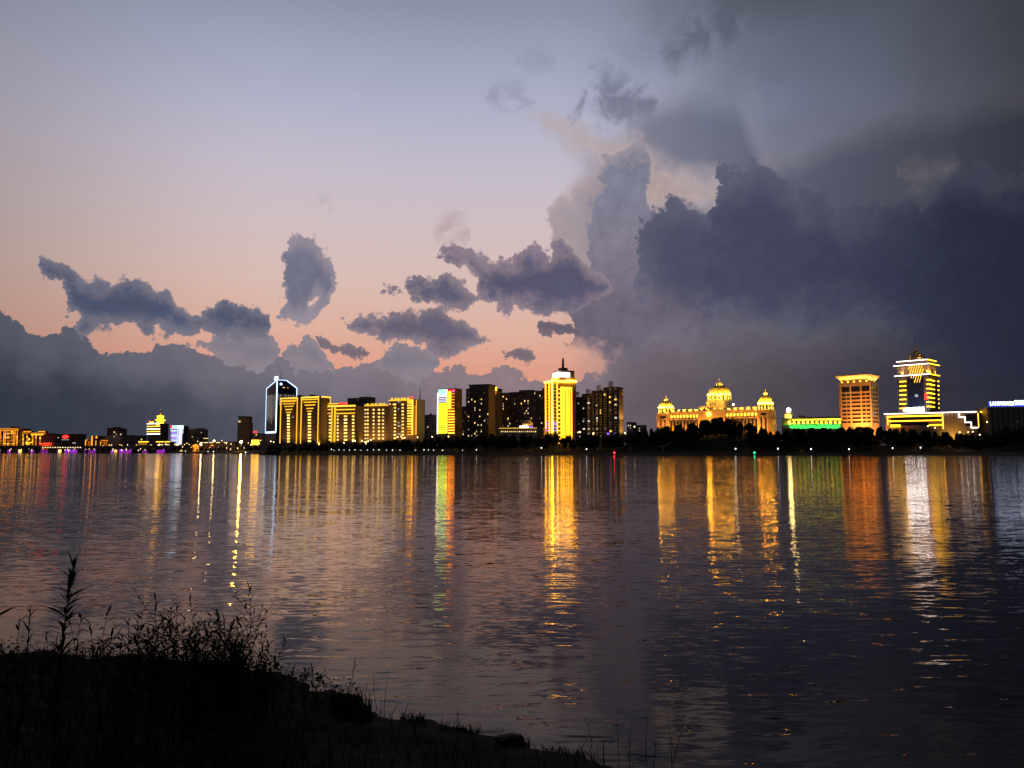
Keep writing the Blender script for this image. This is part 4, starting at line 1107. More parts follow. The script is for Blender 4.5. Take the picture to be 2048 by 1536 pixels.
b.vstrip(825.5, 800, 869, 1.0, 'led_gold'); b.vstrip(833, 799, 869, 1.0, 'led_orange')
for py in steps(812, 868, 15):
    for p in (827.6, 830): b.windows([(p, p + 1.0)], [py], ['led_orange'], 1.0, 'spot_light', 0.3, 0.7)
b.side('flank', 834.8, 800, 847.5, 872, 'brown_render', 0.2)
b.antenna(b.f(835, 800)[0], 6, zt, b.f(835.4, 775)[1], 0.7, name='roof_mast')
b.windows([(796, 798), (799, 801), (811, 812.5)], [804, 818, 845, 852, 868], ['window_pale', 'window_cool'], 0.5, hgt=1.4)
# ---- grid-window block
b = Bld('balcony_block', 'slab with a regular grid of small glowing yellow windows', 729, 925, 777, 915, 15)
zt = b.f(750, 811)[1]
b.box('wall', 0, b.W, 0, b.D, -4, zt, 'brown_render'); b.box('parapet', -0.5, b.W + 0.5, -0.5, b.D, zt, zt + 0.7, 'brown_render')
wash(b, zt, 4)
b.hstrip(729.5, 777, 811.2, 1.3, 'led_slab', o1=0.9)
for k in range(5): x0, z = b.f(733 + k * 8.2, 806.5); box(b.o, 'roof_light', x0, x0 + (4.0 if k % 2 else 2.6), 0.2, 0.8, zt + 0.7, zt + 2.6, 'led_slab')
lit_grid(b, [(729.5, 732.2), (734, 737), (745.7, 748.8), (756, 760), (764.3, 768)], steps(819.6, 877, 9))
b.windows([(731, 733.5), (735, 737)], [883.5], ['window_gold', 'lamp_warm'], 1.0)
# ---- dark tower behind
b, zt = dark_apartments('twin_antenna_tower', 'dark tower with two thin antennas behind the yellow slabs', 695, 985, 737, 975, 18, 796, 716, 12, 22, 'dark_render', 0.12, [(695, 719, 797.5), (719, 737, 795)], mats=('window_pale', 'window_cool', 'window_dim'))
b.antenna(b.f(728, 795)[0], 5, zt, b.f(728, 786)[1], 0.2); b.antenna(b.f(736, 795)[0], 5, zt, b.f(736, 785)[1], 0.2)

# ---- hotel with paired vertical light pillars
b = Bld('pillar_light_hotel', 'yellow-lit hotel with two tall light pillars and a red roof sign', 641.5, 922, 711, 905, 18)
zt = b.f(676, 812)[1]
b.box('wall', 0, b.W, 0, b.D, -4, zt, 'brown_render'); b.box('attic', 0, b.f(677, 808)[0], 1.5, b.D, zt, b.f(650, 808)[1], 'brown_render')
wash(b, zt, 4)
b.hstrip(642, 677, 808.2, 1.0, 'led_slab', o1=-1.0 if False else 0.4)
b.hstrip(642, 711, 813.0, 1.6, 'led_slab_bright', o1=0.9)
for py in (819.6, 827.0): b.hstrip(642, 663, py, 1.2, 'led_slab'); b.hstrip(672.5, 710, py, 1.2, 'led_slab')
b.vstrip(664.5, 815, 884, 1.3, 'led_slab', o1=0.9); b.vstrip(670.5, 815, 884, 2.0, 'led_slab', o1=0.9)
lit_grid(b, [(642.2, 645.6), (658, 662), (674, 677), (688, 694.4), (704.3, 708.6)], steps(832.6, 879.6, 8))
x0, z0 = b.f(678, 810.5); x1 = b.f(695, 810.5)[0]
letters(b, 'roof_sign', 'red roof sign', x0, x1, zt + 1.2, zt + 4.0, 'led_red', 5, False, 0.0)
b.box('sign_rail', x0, x1, 0.1, 0.4, zt, zt + 1.3, 'steel')

# ---- twin panel slab with the inverted light triangles
b = Bld('twin_panel_slab', 'broad slab with two yellow-outlined panels of inverted light triangles', 562, 938, 640, 908, 16)
zt = b.f(600, 795)[1]
b.box('wall', 0, b.W, 0, b.D, -4, zt, 'brown_render'); b.box('parapet', -0.4, b.W + 0.4, -0.4, b.D, zt, zt + 0.8, 'roof_felt')
wash(b, zt, 4)
for x in (0.3, 0.62): b.box('roof_hut', b.W * x, b.W * x + 5, 5, 10, zt + 0.8, zt + 3.4, 'roof_felt')
for (pa, pb, tri, blk, yy) in ((562.5, 595.2, ((803.5, 565, 592), (808, 566.5, 590), (813, 569, 587), (819.3, 571, 584.5), (825, 573, 582)), (574.5, 579.5), steps(830.5, 883, 10)),
                               (603.5, 637.5, ((799.5, 606, 635), (804.8, 607.5, 633), (810.5, 610, 630.5), (817, 613, 627), (822.5, 615, 624)), (616, 622), steps(828, 882, 10))):
    b.vstrip(pa, 797, 887, 0.9, 'led_slab', o1=0.7); b.vstrip(pb, 796, 887, 0.9, 'led_slab', o1=0.7)
    x0, x1 = b.f(pa, 800)[0], b.f(pb, 800)[0]; b.box('light_strip', x0 - 0.5, x1 + 0.5, -0.9, 0, zt - 1.0, zt + 0.4, 'led_slab_bright'); b.box('light_strip', x0, x1, -0.5, 0, zt - 3.4, zt - 2.4, 'led_slab')
    for py, p0, p1 in tri: b.hstrip(p0, p1, py, 1.0, 'led_slab', 'triangle_bar')
    for py in yy:
        xq0, z = b.f(blk[0], py); xq1 = b.f(blk[1], py)[0]; box(b.o, 'stair_window', xq0, xq1, -0.3, 0, z - 1.0, z + 1.0, 'window_gold')
    fh = 3.1; dk = []
    for k in range(1, 22):
        for q in (0.12, 0.26, 0.74, 0.88):
            xx = x0 + (x1 - x0) * q; z = fh * k
            if z > zt - 22 and 0.2 < q < 0.8: continue
            if R.random() < 0.07: b.box('window', xx - 0.9, xx + 0.9, -0.15, 0, z, z + 1.6, R.choice(('window_pale', 'window_cool', 'window_dim')))
            else: dk.append((xx - 0.9, xx + 0.9, -0.06, 0.1, z, z + 1.6))
    boxes_mesh(b.o, 'window_grid', dk, 'dark_glass', 'stuff')
y1 = b.r(653, 800)[0]
b.box('light_strip', b.W, b.W + 0.6, 0.0, b.D, zt - 0.8, zt + 0.6, 'led_slab_bright'); b.box('light_strip', b.W, b.W + 0.6, b.D - 0.7, b.D, zt - 8, zt - 0.8, 'led_slab')

# ---- glass tower outlined in white
b = Bld('white_outlined_tower', 'dark glass tower outlined in icy white light with a chamfered crown', 530, 985, 551, 960, 26)
D = b.D
z_sh = b.f(530, 778)[1]; z_tp = b.f(551, 760.5)[1]; W = b.W
kx = b.r(573, 762)[0]; kx = max(4, min(kx, D - 6))
body = hull(b.o, 'glass_body', [(0, 0, -4), (W, 0, -4), (W, D, -4), (0, D, -4), (0, 0, z_sh), (W, 0, z_tp), (W, kx, z_tp), (W, D, z_sh), (0, D, z_sh), (W * 0.7, kx, z_tp)], 'blue_glass')
L = lambda p, q, w=1.1, m='led_white': bar(b.o, 'outline_light', p, q, w, m)
zlo = b.f(532, 866)[1]
L((-0.2, -0.3, zlo), (-0.2, -0.3, z_sh), 0.45); L((-0.2, -0.3, z_sh), (W, -0.4, z_tp), 0.55); L((W + 0.2, -0.4, zlo), (W + 0.2, -0.4, z_tp + 0.5), 1.0)
L((W + 0.4, 0, z_tp), (W + 0.4, kx, z_tp), 0.6); L((W + 0.4, kx, z_tp), (W + 0.4, D, z_sh), 0.8); L((W + 0.4, D, z_sh), (W + 0.4, D, b.f(551, 792)[1]), 0.7)
b.box('sign_band', 1, W - 0.5, -0.7, -0.1, zlo - 0.6, zlo + 1.6, 'led_white')
b.box('roof_sign', W * 0.74, W + 1.5, -0.6, 0.3, z_tp + 0.2, z_tp + 4.6, 'led_white')
zc1, zc0 = b.f(540, 790)[1], b.f(540, 848)[1]
for k in range(10):
    x = W * (k + 0.8) / 11; b.box('curtain_light', x, x + 0.45, -0.25, 0, zc0 + 12 * ((k * 37) % 5) / 5, zc1, 'led_curtain')
for k in range(10):
    y = D * (k + 0.7) / 11.5; b.box('curtain_light', W, W + 0.25, y, y + 0.45, zc1 - 8 - 6 * ((k * 29) % 4), zc1, 'led_curtain')
for k in range(1, 24):
    z = z_sh * k / 24; b.box('floor_line', 0, W, -0.08, 0, z, z + 0.25, 'steel'); b.box('floor_line', W, W + 0.08, 0, D, z, z + 0.25, 'steel')
lathe(b.o, 'round_lamp', [(0.4, -0.3), (1.7, -0.2), (1.7, 0.2), (0.4, 0.3)], 'led_white', (W + 0.3, b.r(562, 768)[0], b.r(562, 768)[1]), 12).rotation_euler = (0, math.radians(90), 0)
for p, y in ((566, 776), (568.5, 776), (575, 776.5)): yy, z = b.r(p, y); b.box('window', W, W + 0.2, yy, yy + 0.9, z, z + 1.2, 'window_warm')
b.antenna(W * 0.8, kx * 0.6, z_tp, b.f(556, 738)[1], 0.45)
b.box('podium', -2, W + 1, -6, 0.0, -4, 12, 'brown_render')

# ================================================================ far left: downtown beyond the bridge
def far_block(name, label, pl, pr, ytop, Y=2150, depth=30, mat='dark_render', lit=0.05, ncol=6, floors=12, cap=True, rot=0):
    b = Bld(name, label, pl, Y + rot, pr, Y - rot, depth)
    zt = b.f((pl + pr) / 2, ytop)[1]
    b.box('wall', 0, b.W, 0, depth, -4, zt, mat)
    if cap: b.box('parapet', -0.5, b.W + 0.5, -0.5, depth, zt, zt + 1.5, 'roof_felt')
    dk = []
    for k in range(floors):
        for c in range(ncol):
            x = b.W * (c + 0.25) / ncol; z = zt * (k + 0.35) / floors; w = b.W / ncol * 0.5; h = zt / floors * 0.5
            if R.random() < lit: b.box('window', x, x + w, -0.3, 0, z, z + h, R.choice(('window_pale', 'window_warm', 'window_dim')))
            else: dk.append((x, x + w, -0.1, 0.2, z, z + h))
    if dk: boxes_mesh(b.o, 'window_grid', dk, 'dark_glass', 'stuff')
    return b, zt
# orange hotel cut by the frame edge
b = Bld('orange_hotel', 'orange-lit hotel front with double roof light lines at the frame edge', -30, 2160, 37, 2140, 40)
zt = b.f(10, 857)[1]
b.box('wall', 0, b.W, 0, b.D, -4, zt, 'brown_render'); b.box('roof_hut', b.f(17, 855)[0], b.f(27, 855)[0], 8, 20, zt, zt + 5, 'dark_render')
b.hstrip(-30, 37, 857.6, 1.2, 'led_orange'); b.hstrip(-30, 37, 860.6, 1.3, 'led_orange')
for p in (-24, -12, 1, 8, 11.5, 28.5, 31, 35): b.vstrip(p, 862, 891, 1.0, 'led_orange')
for py in steps(863.5, 889.5, 10):
    for p0, p1 in ((-22, -14), (-10, -1), (2.5, 3.8), (7, 12), (13, 20), (21, 28), (32.5, 36)): b.hstrip(p0 + R.random(), p1 - R.random() * 2, py + R.random() * 0.5, 0.8, R.choice(('led_orange', 'led_orange_dim', 'led_gold')), 'lit_balcony')
# orange pair
b = Bld('orange_twin_block', 'orange-lit twin block with two raised roof lanterns', 39, 2150, 91, 2140, 36)
zt = b.f(50, 866)[1]; b.box('wall', 0, b.W, 0, b.D, -4, zt, 'brown_render')
for p0, p1, y in ((42, 60, 862.8), (75, 88, 862.8)):
    x0, z = b.f(p0, y); x1 = b.f(p1, y)[0]; b.box('roof_lantern', x0, x1, 4, 16, zt, z + 1.5, 'brown_render'); b.box('light_strip', x0, x1, 3.4, 4, z - 1.0, z + 0.6, 'led_orange')
b.hstrip(39, 61, 866, 1.2, 'led_orange'); b.hstrip(62, 91, 866.5, 1.2, 'led_orange'); b.hstrip(62, 87, 869.5, 1.0, 'led_gold')
for py in steps(870, 889.5, 9):
    for p in (40, 45, 53, 64, 70.5, 79): b.hstrip(p, p + 2.2 + R.random(), py, 0.9, R.choice(('led_orange', 'led_gold', 'led_orange')), 'lit_balcony')
for p0, p1, y in ((56, 60, 879.5), (51, 66, 885), (52, 60, 888)): b.hstrip(p0, p1, y, 1.0, 'led_gold')
# red roofed hall
b = Bld('red_lit_hall', 'low hall with a red glowing roof beside the orange blocks', 80, 2080, 107, 2076, 22)
zt = b.f(93, 888)[1]; b.box('wall', 0, b.W, 0, b.D, -4, zt, 'brown_render'); hull(b.o, 'roof', [(-1, -1, zt), (b.W + 1, -1, zt), (b.W + 1, b.D, zt), (-1, b.D, zt), (3, 8, zt + 4.5), (b.W * 0.55, 8, zt + 4.5)], 'brown_render')
b.box('red_light', 0, b.W * 0.85, -1.4, -1.0, zt - 0.6, zt + 1.4, 'led_red'); b.spot(b.W * 0.4, -14, zt + 10, b.W * 0.4, 2, zt + 2, 26000, (1, 0.12, 0.02), 120)
# dark block with red oval sign
b, zt = far_block('sign_block', 'dark flat block with a red oval roof sign', 96, 160, 869, 2300, 30, 'dark_render', 0.02, 10, 8)
x, z = b.f(131.5, 873.5); s = lathe(b.o, 'oval_sign', [(0.5, -0.4), (9, -0.3), (9.5, 0), (9, 0.3), (0.5, 0.4)], 'led_red', (x, -2, z), 20, sy=0.55); s.rotation_euler = (math.radians(90), 0, 0)
b.box('sign_leg', x - 4, x - 3, -2, -1.2, 2, z - 5, 'steel'); b.box('sign_leg', x + 3, x + 4, -2, -1.2, 2, z - 5, 'steel'); b.hstrip(124, 138, 879.5, 0.8, 'window_cool', o1=1.5)
b.windows([(145, 151)], [886], ['window_cool'], 1.0, hgt=2.0)
# orange stepped block
b = Bld('orange_stepped_block', 'stepped block with tall orange light piers', 169.5, 2140, 217, 2130, 32)
for p0, p1, y in ((169.5, 181, 879.5), (181, 208, 871.5), (201, 217, 881)):
    x0, z = b.f(p0, y); x1 = b.f(p1, y)[0]; b.box('wall', x0, x1, 0.1 * p0 % 0.4, b.D, -4, z, 'brown_render')
for p, y0, y1 in ((171.5, 880, 891), (183.5, 872, 891), (184.9, 872, 891), (192.4, 872, 877), (192, 881, 891), (193.8, 872, 877), (201.5, 882, 891)): b.vstrip(p, y0, y1, 1.7, 'led_orange')
b.hstrip(171, 176, 880, 1.2, 'led_orange'); b.hstrip(203, 216, 880.8, 1.2, 'led_orange')
for py in steps(883, 890, 4): b.hstrip(176, 180.5, py, 0.8, 'led_orange_dim'); b.hstrip(206, 215, py, 0.8, 'led_orange_dim')
# dark block with crenellated crown, and low neighbours
b, zt = far_block('crown_block', 'dark block with a jagged crenellated top behind the smoke', 212, 242, 858, 2250, 30, 'dark_render', 0.03, 7, 10)
for k in range(6): x = b.W * (k + 0.1) / 6; b.box('roof_turret', x, x + b.W / 11, 2, 12, zt, zt + 3 + 3 * (k in (2, 3, 4)), 'dark_render')
far_block('grey_block', 'low far grey block right of the jagged dark block', 243, 262, 871, 2500, 30, 'grey_render', 0.02, 5, 6)
far_block('grey_slab', 'low far grey slab left of the yellow ringed tower', 264, 284, 872, 2500, 30, 'grey_render', 0.02, 5, 6)
# yellow ringed tower
b = Bld('yellow_ring_tower', 'yellow banded tower with a round lit turret and antenna', 294, 2160, 320, 2140, 26)
zt = b.f(307, 843.5)[1]; b.box('wall', 0, b.W, 0, b.D, -4, b.f(300, 847)[1], 'dark_render')
for k, py in enumerate((847.5, 853, 858.3, 863.2, 868)): b.hstrip(294, 320, py, 2.0, 'led_gold' if k % 2 else 'led_pink_white')
b.hstrip(299, 307, 844.5, 1.8, 'led_yellow', o1=0.6)
xt, yt = b.f(315.5, 850)[0], 8
zz = [b.f(315, y)[1] for y in (855, 842, 836.5, 832)]
cyl(b.o, 'turret', xt, yt, zz[0], zz[3], 8.6, 7.6, 'cream_stone', 20)
for k, py in enumerate((833, 836, 838, 841, 845, 847.5, 850, 852.5)):
    z = b.f(315, py)[1]; r = (8.6, 8.0, 8.0, 12.5, 9, 9, 9, 9)[k]; lathe(b.o, 'turret_ring', [(r, 0), (r + 0.6, 0.4), (r + 0.6, 1.6), (r, 2.0)], 'led_yellow', (xt, yt, z), 20)
cyl(b.o, 'antenna', xt, yt, zz[3], b.f(315.5, 817)[1], 2.2, 0.7, 'cream_stone', 8)
for py in (819, 825, 828.5): lathe(b.o, 'antenna_light', [(0.3, 0), (1.2, 0.8), (0.3, 1.8)], 'window_cool', (xt, yt, b.f(315, py)[1]), 8)
lathe(b.o, 'red_beacon', [(0.5, 0), (2.0, 1.5), (0.5, 3.0)], 'led_red', (b.f(296, 842)[0], 4, b.f(296, 843)[1]), 8); cyl(b.o, 'beacon_post', b.f(296, 842)[0], 4, b.f(300, 847)[1] - 0.5, b.f(296, 843)[1] + 0.3, 0.4, 0.4, 'steel', 6)
# yellow eaved podium
b = Bld('yellow_eaves_hall', 'long low hall with glowing yellow eaves below the ringed tower', 276, 2050, 342, 2040, 20)
zt = b.f(300, 883)[1]; b.box('wall', 0, b.W, 0, b.D, -4, zt, 'brown_render')
for p0, p1 in ((277, 297), (312, 328), (330, 340)): b.hstrip(p0, p1, 883.5, 1.6, 'led_gold')
for p in range(278, 296, 3): b.vstrip(p, 885, 890, 0.5, 'led_dim')
b.windows([(300, 304), (316, 320), (322, 326), (331, 339)], [889.5], ['window_pale', 'lamp_warm'], 1.0, hgt=2.4)
# white screen tower
b = Bld('white_screen_tower', 'small tower covered in white and blue light screens', 340.5, 2120, 366, 2105, 18)
zt = b.f(352, 852)[1]; b.box('wall', 0, b.W, 0, b.D, -4, zt, 'dark_render')
for p0, p1, m in ((341.5, 345, 'led_red'), (345.5, 355.5, 'led_cyan'), (355.8, 359.5, 'led_pink_white'), (360, 367, 'led_icy')): b.front('roof_screen', p0, 851, p1, 856, m, 0, 0.8)
b.hstrip(341, 367, 857.8, 1.4, 'led_icy'); b.front('white_screen', 357.3, 858.5, 363.5, 889, 'screen_light', 0, 0.6); b.vstrip(355.3, 859, 889, 1.5, 'led_icy'); b.vstrip(366, 858, 867, 1.2, 'led_icy')
for k, py in enumerate(steps(861.5, 887, 12)): b.hstrip(341.5 + 1.5 * (k % 2), 353.5, py, 1.5 if k % 3 else 2.2, ('led_icy', 'screen_light', 'led_violet', 'screen_light')[k % 4], 'screen_row')
b.hstrip(340, 358, 890, 2.0, 'lamp_sign')
# rounded dark apartments
for pl, pr, y, nm, lb in ((368, 385, 858, 'dark_mid_rise', 'dark mid-rise touching the white screen tower'), (385, 407, 856.5, 'rounded_apartments', 'dark apartments with rounded shoulders')):
    b, zt = far_block(nm, lb, pl, pr, y + 3, 2200, 28, 'grey_render', 0.05, 6, 11, False)
    hull(b.o, 'rounded_top', [(0, 0, zt), (b.W, 0, zt), (b.W, b.D, zt), (0, b.D, zt), (b.W * 0.2, 2, zt + 5), (b.W * 0.8, 2, zt + 5), (b.W * 0.8, b.D - 2, zt + 5), (b.W * 0.2, b.D - 2, zt + 5)], 'grey_render')
# lone dark tower
b, zt = far_block('lone_dark_tower', 'lone dark tower with a flared cap above the brightest lamp', 473.5, 497, 845, 1700, 24, 'brown_render', 0.0, 6, 14, False)
b.box('setback', 1.5, b.W - 1.5, 1.5, b.D - 1.5, zt, b.f(485, 835)[1], 'brown_render'); b.box('cap', -0.3, b.W - 2.5, 0, b.D, b.f(485, 835)[1], b.f(485, 832.5)[1], 'roof_felt')
b.windows([(477.5, 479), (479.5, 481)], [842, 844], ['window_warm'], 1.0, hgt=1.6, th=-1.4 if False else 0.2)
# small red-signed block, billboard, long low shops
b, zt = far_block('red_sign_block', 'small far block with a red rooftop sign left of the outlined tower', 503, 527, 868, 1700, 22, 'grey_render', 0.06, 7, 8)
x, z = b.f(507.5, 866); boxes_mesh(b.o, 'red_sign', [(x, x + 1.2, 0, 0.6, zt + 0.5, zt + 6.5), (x + 5.6, x + 6.8, 0, 0.6, zt + 0.5, zt + 6.5), (x, x + 6.8, 0.05, 0.65, zt + 5, zt + 6.5), (x, x + 6.8, 0.05, 0.65, zt + 0.5, zt + 2)], 'led_red')
b = Bld('shop_row', 'long low lit shop row behind the left quay', 395, 1720, 470, 1700, 14)
zt = b.f(430, 884)[1]; b.box('wall', 0, b.W, 0, b.D, -4, zt, 'brown_render'); b.box('roof_slab', -1, b.W + 1, -1, b.D, zt, zt + 0.8, 'roof_felt')
for p0, p1 in ((400, 406), (408, 416), (419, 426), (432, 440), (448, 455)): b.hstrip(p0, p1, 885.2, 1.1, 'lamp_sign')
b.hstrip(407, 416, 876.8, 1.0, 'window_warm'); b.windows([(399, 404), (410, 415), (421, 427), (436, 442), (452, 458)], [891], ['window_gold', 'window_dim', 'led_orange_dim'], 1.0, hgt=2.6)
b = Bld('yellow_billboard', 'bright yellow billboard on two posts at the quay', 502.5, 1500, 517, 1498, 1.2, 'billboard')
x1, z1 = b.f(517, 880); z0 = b.f(503, 889.5)[1]
b.box('panel', 0, b.W, 0, 1.0, z0, z1, 'led_yellow'); pass; boxes_mesh(b.o, 'panel_picture', [(b.W * 0.2, b.W * 0.55, -0.15, 0, z0 + 2.5, z0 + 4.2), (b.W * 0.15, b.W * 0.5, -0.15, 0, z0 + 5, z0 + 6.2)], 'led_orange_dim')
for k in (0.15, 0.85): b.box('post', b.W * k - 0.3, b.W * k + 0.3, 0.3, 0.8, -4, z0, 'steel')
b = Bld('orange_kiosk', 'small orange glowing peaked kiosk on the left quay', 384, 1680, 393, 1678, 8)
zt = b.f(388, 892)[1]; b.box('wall', 0, b.W, 0, b.D, -4, zt, 'led_orange_dim'); hull(b.o, 'roof', [(-0.5, -0.5, zt), (b.W + 0.5, -0.5, zt), (b.W + 0.5, b.D, zt), (-0.5, b.D, zt), (b.W / 2, 3, zt + 4.5)], 'led_orange')

# ---- bridge
YB = 1750
br = tag(empty('road_bridge', (0, YB, 0)), 'long dark road bridge with purple light under it at left', 'bridge')
xa, xb = at(-120, 903, YB)[0], at(392, 903, YB)[0]
zd1, zd0 = at(100, 893.6, YB)[2], at(100, 897.3, YB)[2]
box(br, 'deck', xa, xb, 0, 16, zd0, zd1, 'bridge_concrete'); box(br, 'parapet', xa, xb, -0.4, 0, zd0 + 0.8, zd1 + 1.1, 'bridge_concrete')
for k, px in enumerate((-60, -20, 3, 25, 46, 71, 101, 119, 158, 198, 211, 232, 268, 287, 305, 327, 349, 372)):
    x = at(px, 903, YB)[0]; w = (4.2, 3.0)[k % 2] if px not in (101, 198, 305) else 6.5
    box(br, 'pier', x - w, x + w, 1, 14, -4, zd0, 'bridge_concrete')
x = at(83, 893, YB)[0]
for k, px in enumerate(list(range(86, 163, 5))):
    x, _, z = at(px, 895.0, YB); box(br, 'rail_light', x - 1.2, x + 1.2, -0.9, -0.4, z - 0.7, z + 0.9, 'lamp_sign')
for k, (px, m, h) in enumerate(((40, 'window_gold', 1), (119.5, 'window_gold', 1), (231, 'window_gold', 1), (305, 'window_gold', .8), (362, 'window_gold', 1), (391, 'window_gold', .7))):
    x, _, z = at(px, 902, YB); s = box(br, 'pier_floodlight', x - 3, x + 3, -0.6, 0.9, z - 3.2 * h, z + 3.0 * h, m)
zz = 2.6
# purple promenade under the bridge
pr_ = tag(empty('purple_promenade', (0, 0, 0)), 'riverside terrace wall glowing purple beneath the bridge', 'terrace')
for p0, p1 in ((-60, -30), (-20, 1), (3, 21), (27, 45), (48, 57), (60, 99), (105, 118), (124, 170), (177, 191), (198, 206), (212, 226), (235, 248), (249, 262), (284, 295), (313, 329)):
    yy = shore_at(max(p1 + 12, -290)) - 20; x0, x1 = at(p0, 903, yy)[0], at(p1, 903, yy)[0]
    box(pr_, 'light_panel', x0, x1, yy, yy + 0.6, 0.6, 5.0 + R.random() * 2.8, 'led_purple')
    for q in range(int((p1 - p0) / 6)):
        x = x0 + (x1 - x0) * R.random(); box(pr_, 'baluster_light', x, x + 1.2, yy - 0.6, yy, 3.5 + R.random() * 3, 8.5, R.choice(('led_violet', 'led_purple', 'lamp_sign')))
for p0 in range(-80, 340, 20):
    yy = shore_at(p0 + 20) - 9; box(pr_, 'terrace_wall', at(p0, 903, yy)[0], at(p0 + 20, 903, yy)[0], yy, yy + 3, -4, 8.0, 'embankment')

# ---- lamps: one post-top lamp, copied with its parts
def make_lamp(name, h, r, mat, arm=0.0):
    e = empty(name, (0, 0, 0))
    cyl(e, 'post', 0, 0, 0, h, 0.14, 0.09, 'steel', 6)
    if arm: bar(e, 'arm', (0, 0, h), (arm, 0, h + 0.3), 0.14, 'steel')
    lathe(e, 'lamp_head', [(r * 0.3, -r), (r * 0.9, -r * 0.5), (r, 0), (r * 0.9, r * 0.5), (r * 0.3, r)], mat, (arm, 0, h + r * 0.8), 10)
    return e
def copy_tree(o, parent=None):
    c = o.copy(); COL.objects.link(c); c.parent = parent
    for ch in o.children: copy_tree(ch, c)
    return c
def place(proto, used, loc, label, cat, group, rz=0.0, sc=1.0):
    o = proto if not used else copy_tree(proto)
    used.append(1)
    o.location = loc; o.rotation_euler = (0, 0, rz); o.scale = (sc, sc, sc)
    return tag(o, label, cat, group)
def lamp_at(proto, used, px, py, Y, h, label, group, zmin=None):
    x, _, z = at(px, py, Y)
    zg = zmin if zmin is not None else bank_z(px, Y - shore_at(px))
    hh = max(1.2, z - zg)
    o = place(proto, used, (x, Y, z - hh), label, 'street lamp', group, R.random() * 6)
    for ch in o.children:                      # the post is as tall as the lamp stands high
        if ch.name.startswith('post'): ch.scale = (1, 1, hh / h)
        else: ch.location.z += hh - h
    return o
pl_, pu = make_lamp('promenade_lamp', 4.0, 0.40, 'lamp_faint'), []
for px in (663, 668, 678, 688, 699, 710, 722, 735, 747, 758, 773, 785, 800, 831, 848, 857, 867, 885, 925, 953): lamp_at(pl_, pu, px, 899.6 - R.random() * 1.2, shore_at(px) + 8, 4.0, 'small white lamp in the row along the far promenade', 'white lamps along the far promenade')
wl, wu = make_lamp('park_lamp', 6.0, 0.45, 'lamp_white'), []
for px, py, lb in ((1083, 896.5, 'single white park lamp below the gold tower'), (1173, 896, 'white park lamp below the stepped apartments'), (1471, 895, 'white park lamp below the palace centre dome'), (1556, 895, 'white park lamp below the palace end pavilion'), (1622, 896, 'white park lamp below the green-lit gallery'), (1698, 896, 'white park lamp below the orange block'), (1785, 894, 'white park lamp at the left end of the lit podium'), (1841, 893, 'white park lamp below the podium roof sign')):
    lamp_at(wl, wu, px, py, shore_at(px) + 9, 6.0, lb, 'park lamps on the right bank')
sl, su = make_lamp('street_lamp', 8.0, 0.6, 'lamp_warm', 1.2), []
for px, py in ((687, 886.5), (705, 886), (711, 885), (726, 885), (728, 887), (732, 890.5), (743, 883), (736, 886), (796, 877.5), (800, 876.5), (811, 879), (835, 878), (865, 877), (896, 876.5)):
    lamp_at(sl, su, px, py, shore_at(px) + 26, 8.0, 'warm street lamp among the trees below the yellow slabs', 'warm street lamps before the yellow slabs', zmin=3.5)
for px, py in ((1155, 868), (1158, 867.5), (1186, 871.5), (1189, 869.5), (1248, 869.5), (1252, 870), (1255, 881), (1270, 857)):
    lamp_at(sl, su, px, py, shore_at(px) + 33, 8.0, 'warm street lamp at the foot of the stepped apartments', 'warm street lamps below the stepped apartments', zmin=6)
for px, py in ((1854, 856), (1873, 859), (1922, 868), (1934, 868), (1948, 867), (1957, 873), (1972, 847.5)):
    lamp_at(sl, su, px, py, shore_at(px) + 27, 8.0, 'warm street lamp in the gap at the podium end', 'warm street lamps by the podium', zmin=5)
for px in list(range(4, 290, 13)): lamp_at(sl, su, px + R.random() * 5, 899.6, shore_at(px) - 16, 8.0, 'warm lamp on the purple terrace under the bridge', 'lamps on the purple terrace', zmin=2)
for px, py in ((58, 879), (115, 877), (205, 893), (219, 892), (224, 892), (241, 891), (244, 892.5), (256, 891.5), (272, 891.5), (320, 889.5), (330, 890), (334, 890), (348, 890)): lamp_at(sl, su, px, py, 1758, 8.0, 'street lamp standing on the bridge deck', 'street lamps on the bridge', zmin=zd1)
for px, py in ((172, 898), (243, 899), (277, 899.5), (338, 900), (371, 901), (416, 901.5), (427, 901.5)): lamp_at(wl, wu, px, py, 1745 if px < 380 else shore_at(px) + 4, 6.0, 'white pier lamp low over the water near the bridge', 'white lamps at the bridge foot', zmin=0.2)
for px, py in ((368, 891), (373, 888), (366, 895.5), (382, 896.5), (394, 884.5), (443, 883.5), (419, 897), (436, 896), (452, 889.5), (454, 898), (463, 890), (462, 900), (476, 898.5), (489, 898), (498, 888), (500, 892), (522, 883), (530, 880), (540, 886), (545, 887.5), (512, 898)):
    lamp_at(sl, su, px, py, shore_at(px) + 14 + 8 * R.random(), 8.0, 'warm quay lamp between the bridge and the outlined tower', 'warm lamps along the left quay', zmin=2.8)
fl, fu = make_lamp('floodlight_mast', 14.0, 1.5, 'lamp_flood'), []
for px, py, lb in ((402, 889.5, 'bright floodlight mast low beside the orange kiosk'), (428, 884, 'bright floodlight mast over the shop row')): lamp_at(fl, fu, px, py, 1650, 14.0, lb, 'floodlights on the left quay', zmin=3)
bl, bu = make_lamp('beam_lamp', 14.0, 1.9, 'lamp_beam'), []
lamp_at(bl, bu, 482, 885.8, 1490, 14.0, 'brightest yellow floodlight, at the foot of the lone dark tower', 'beam', zmin=3); bl.pop('group') if 'group' in bl else None

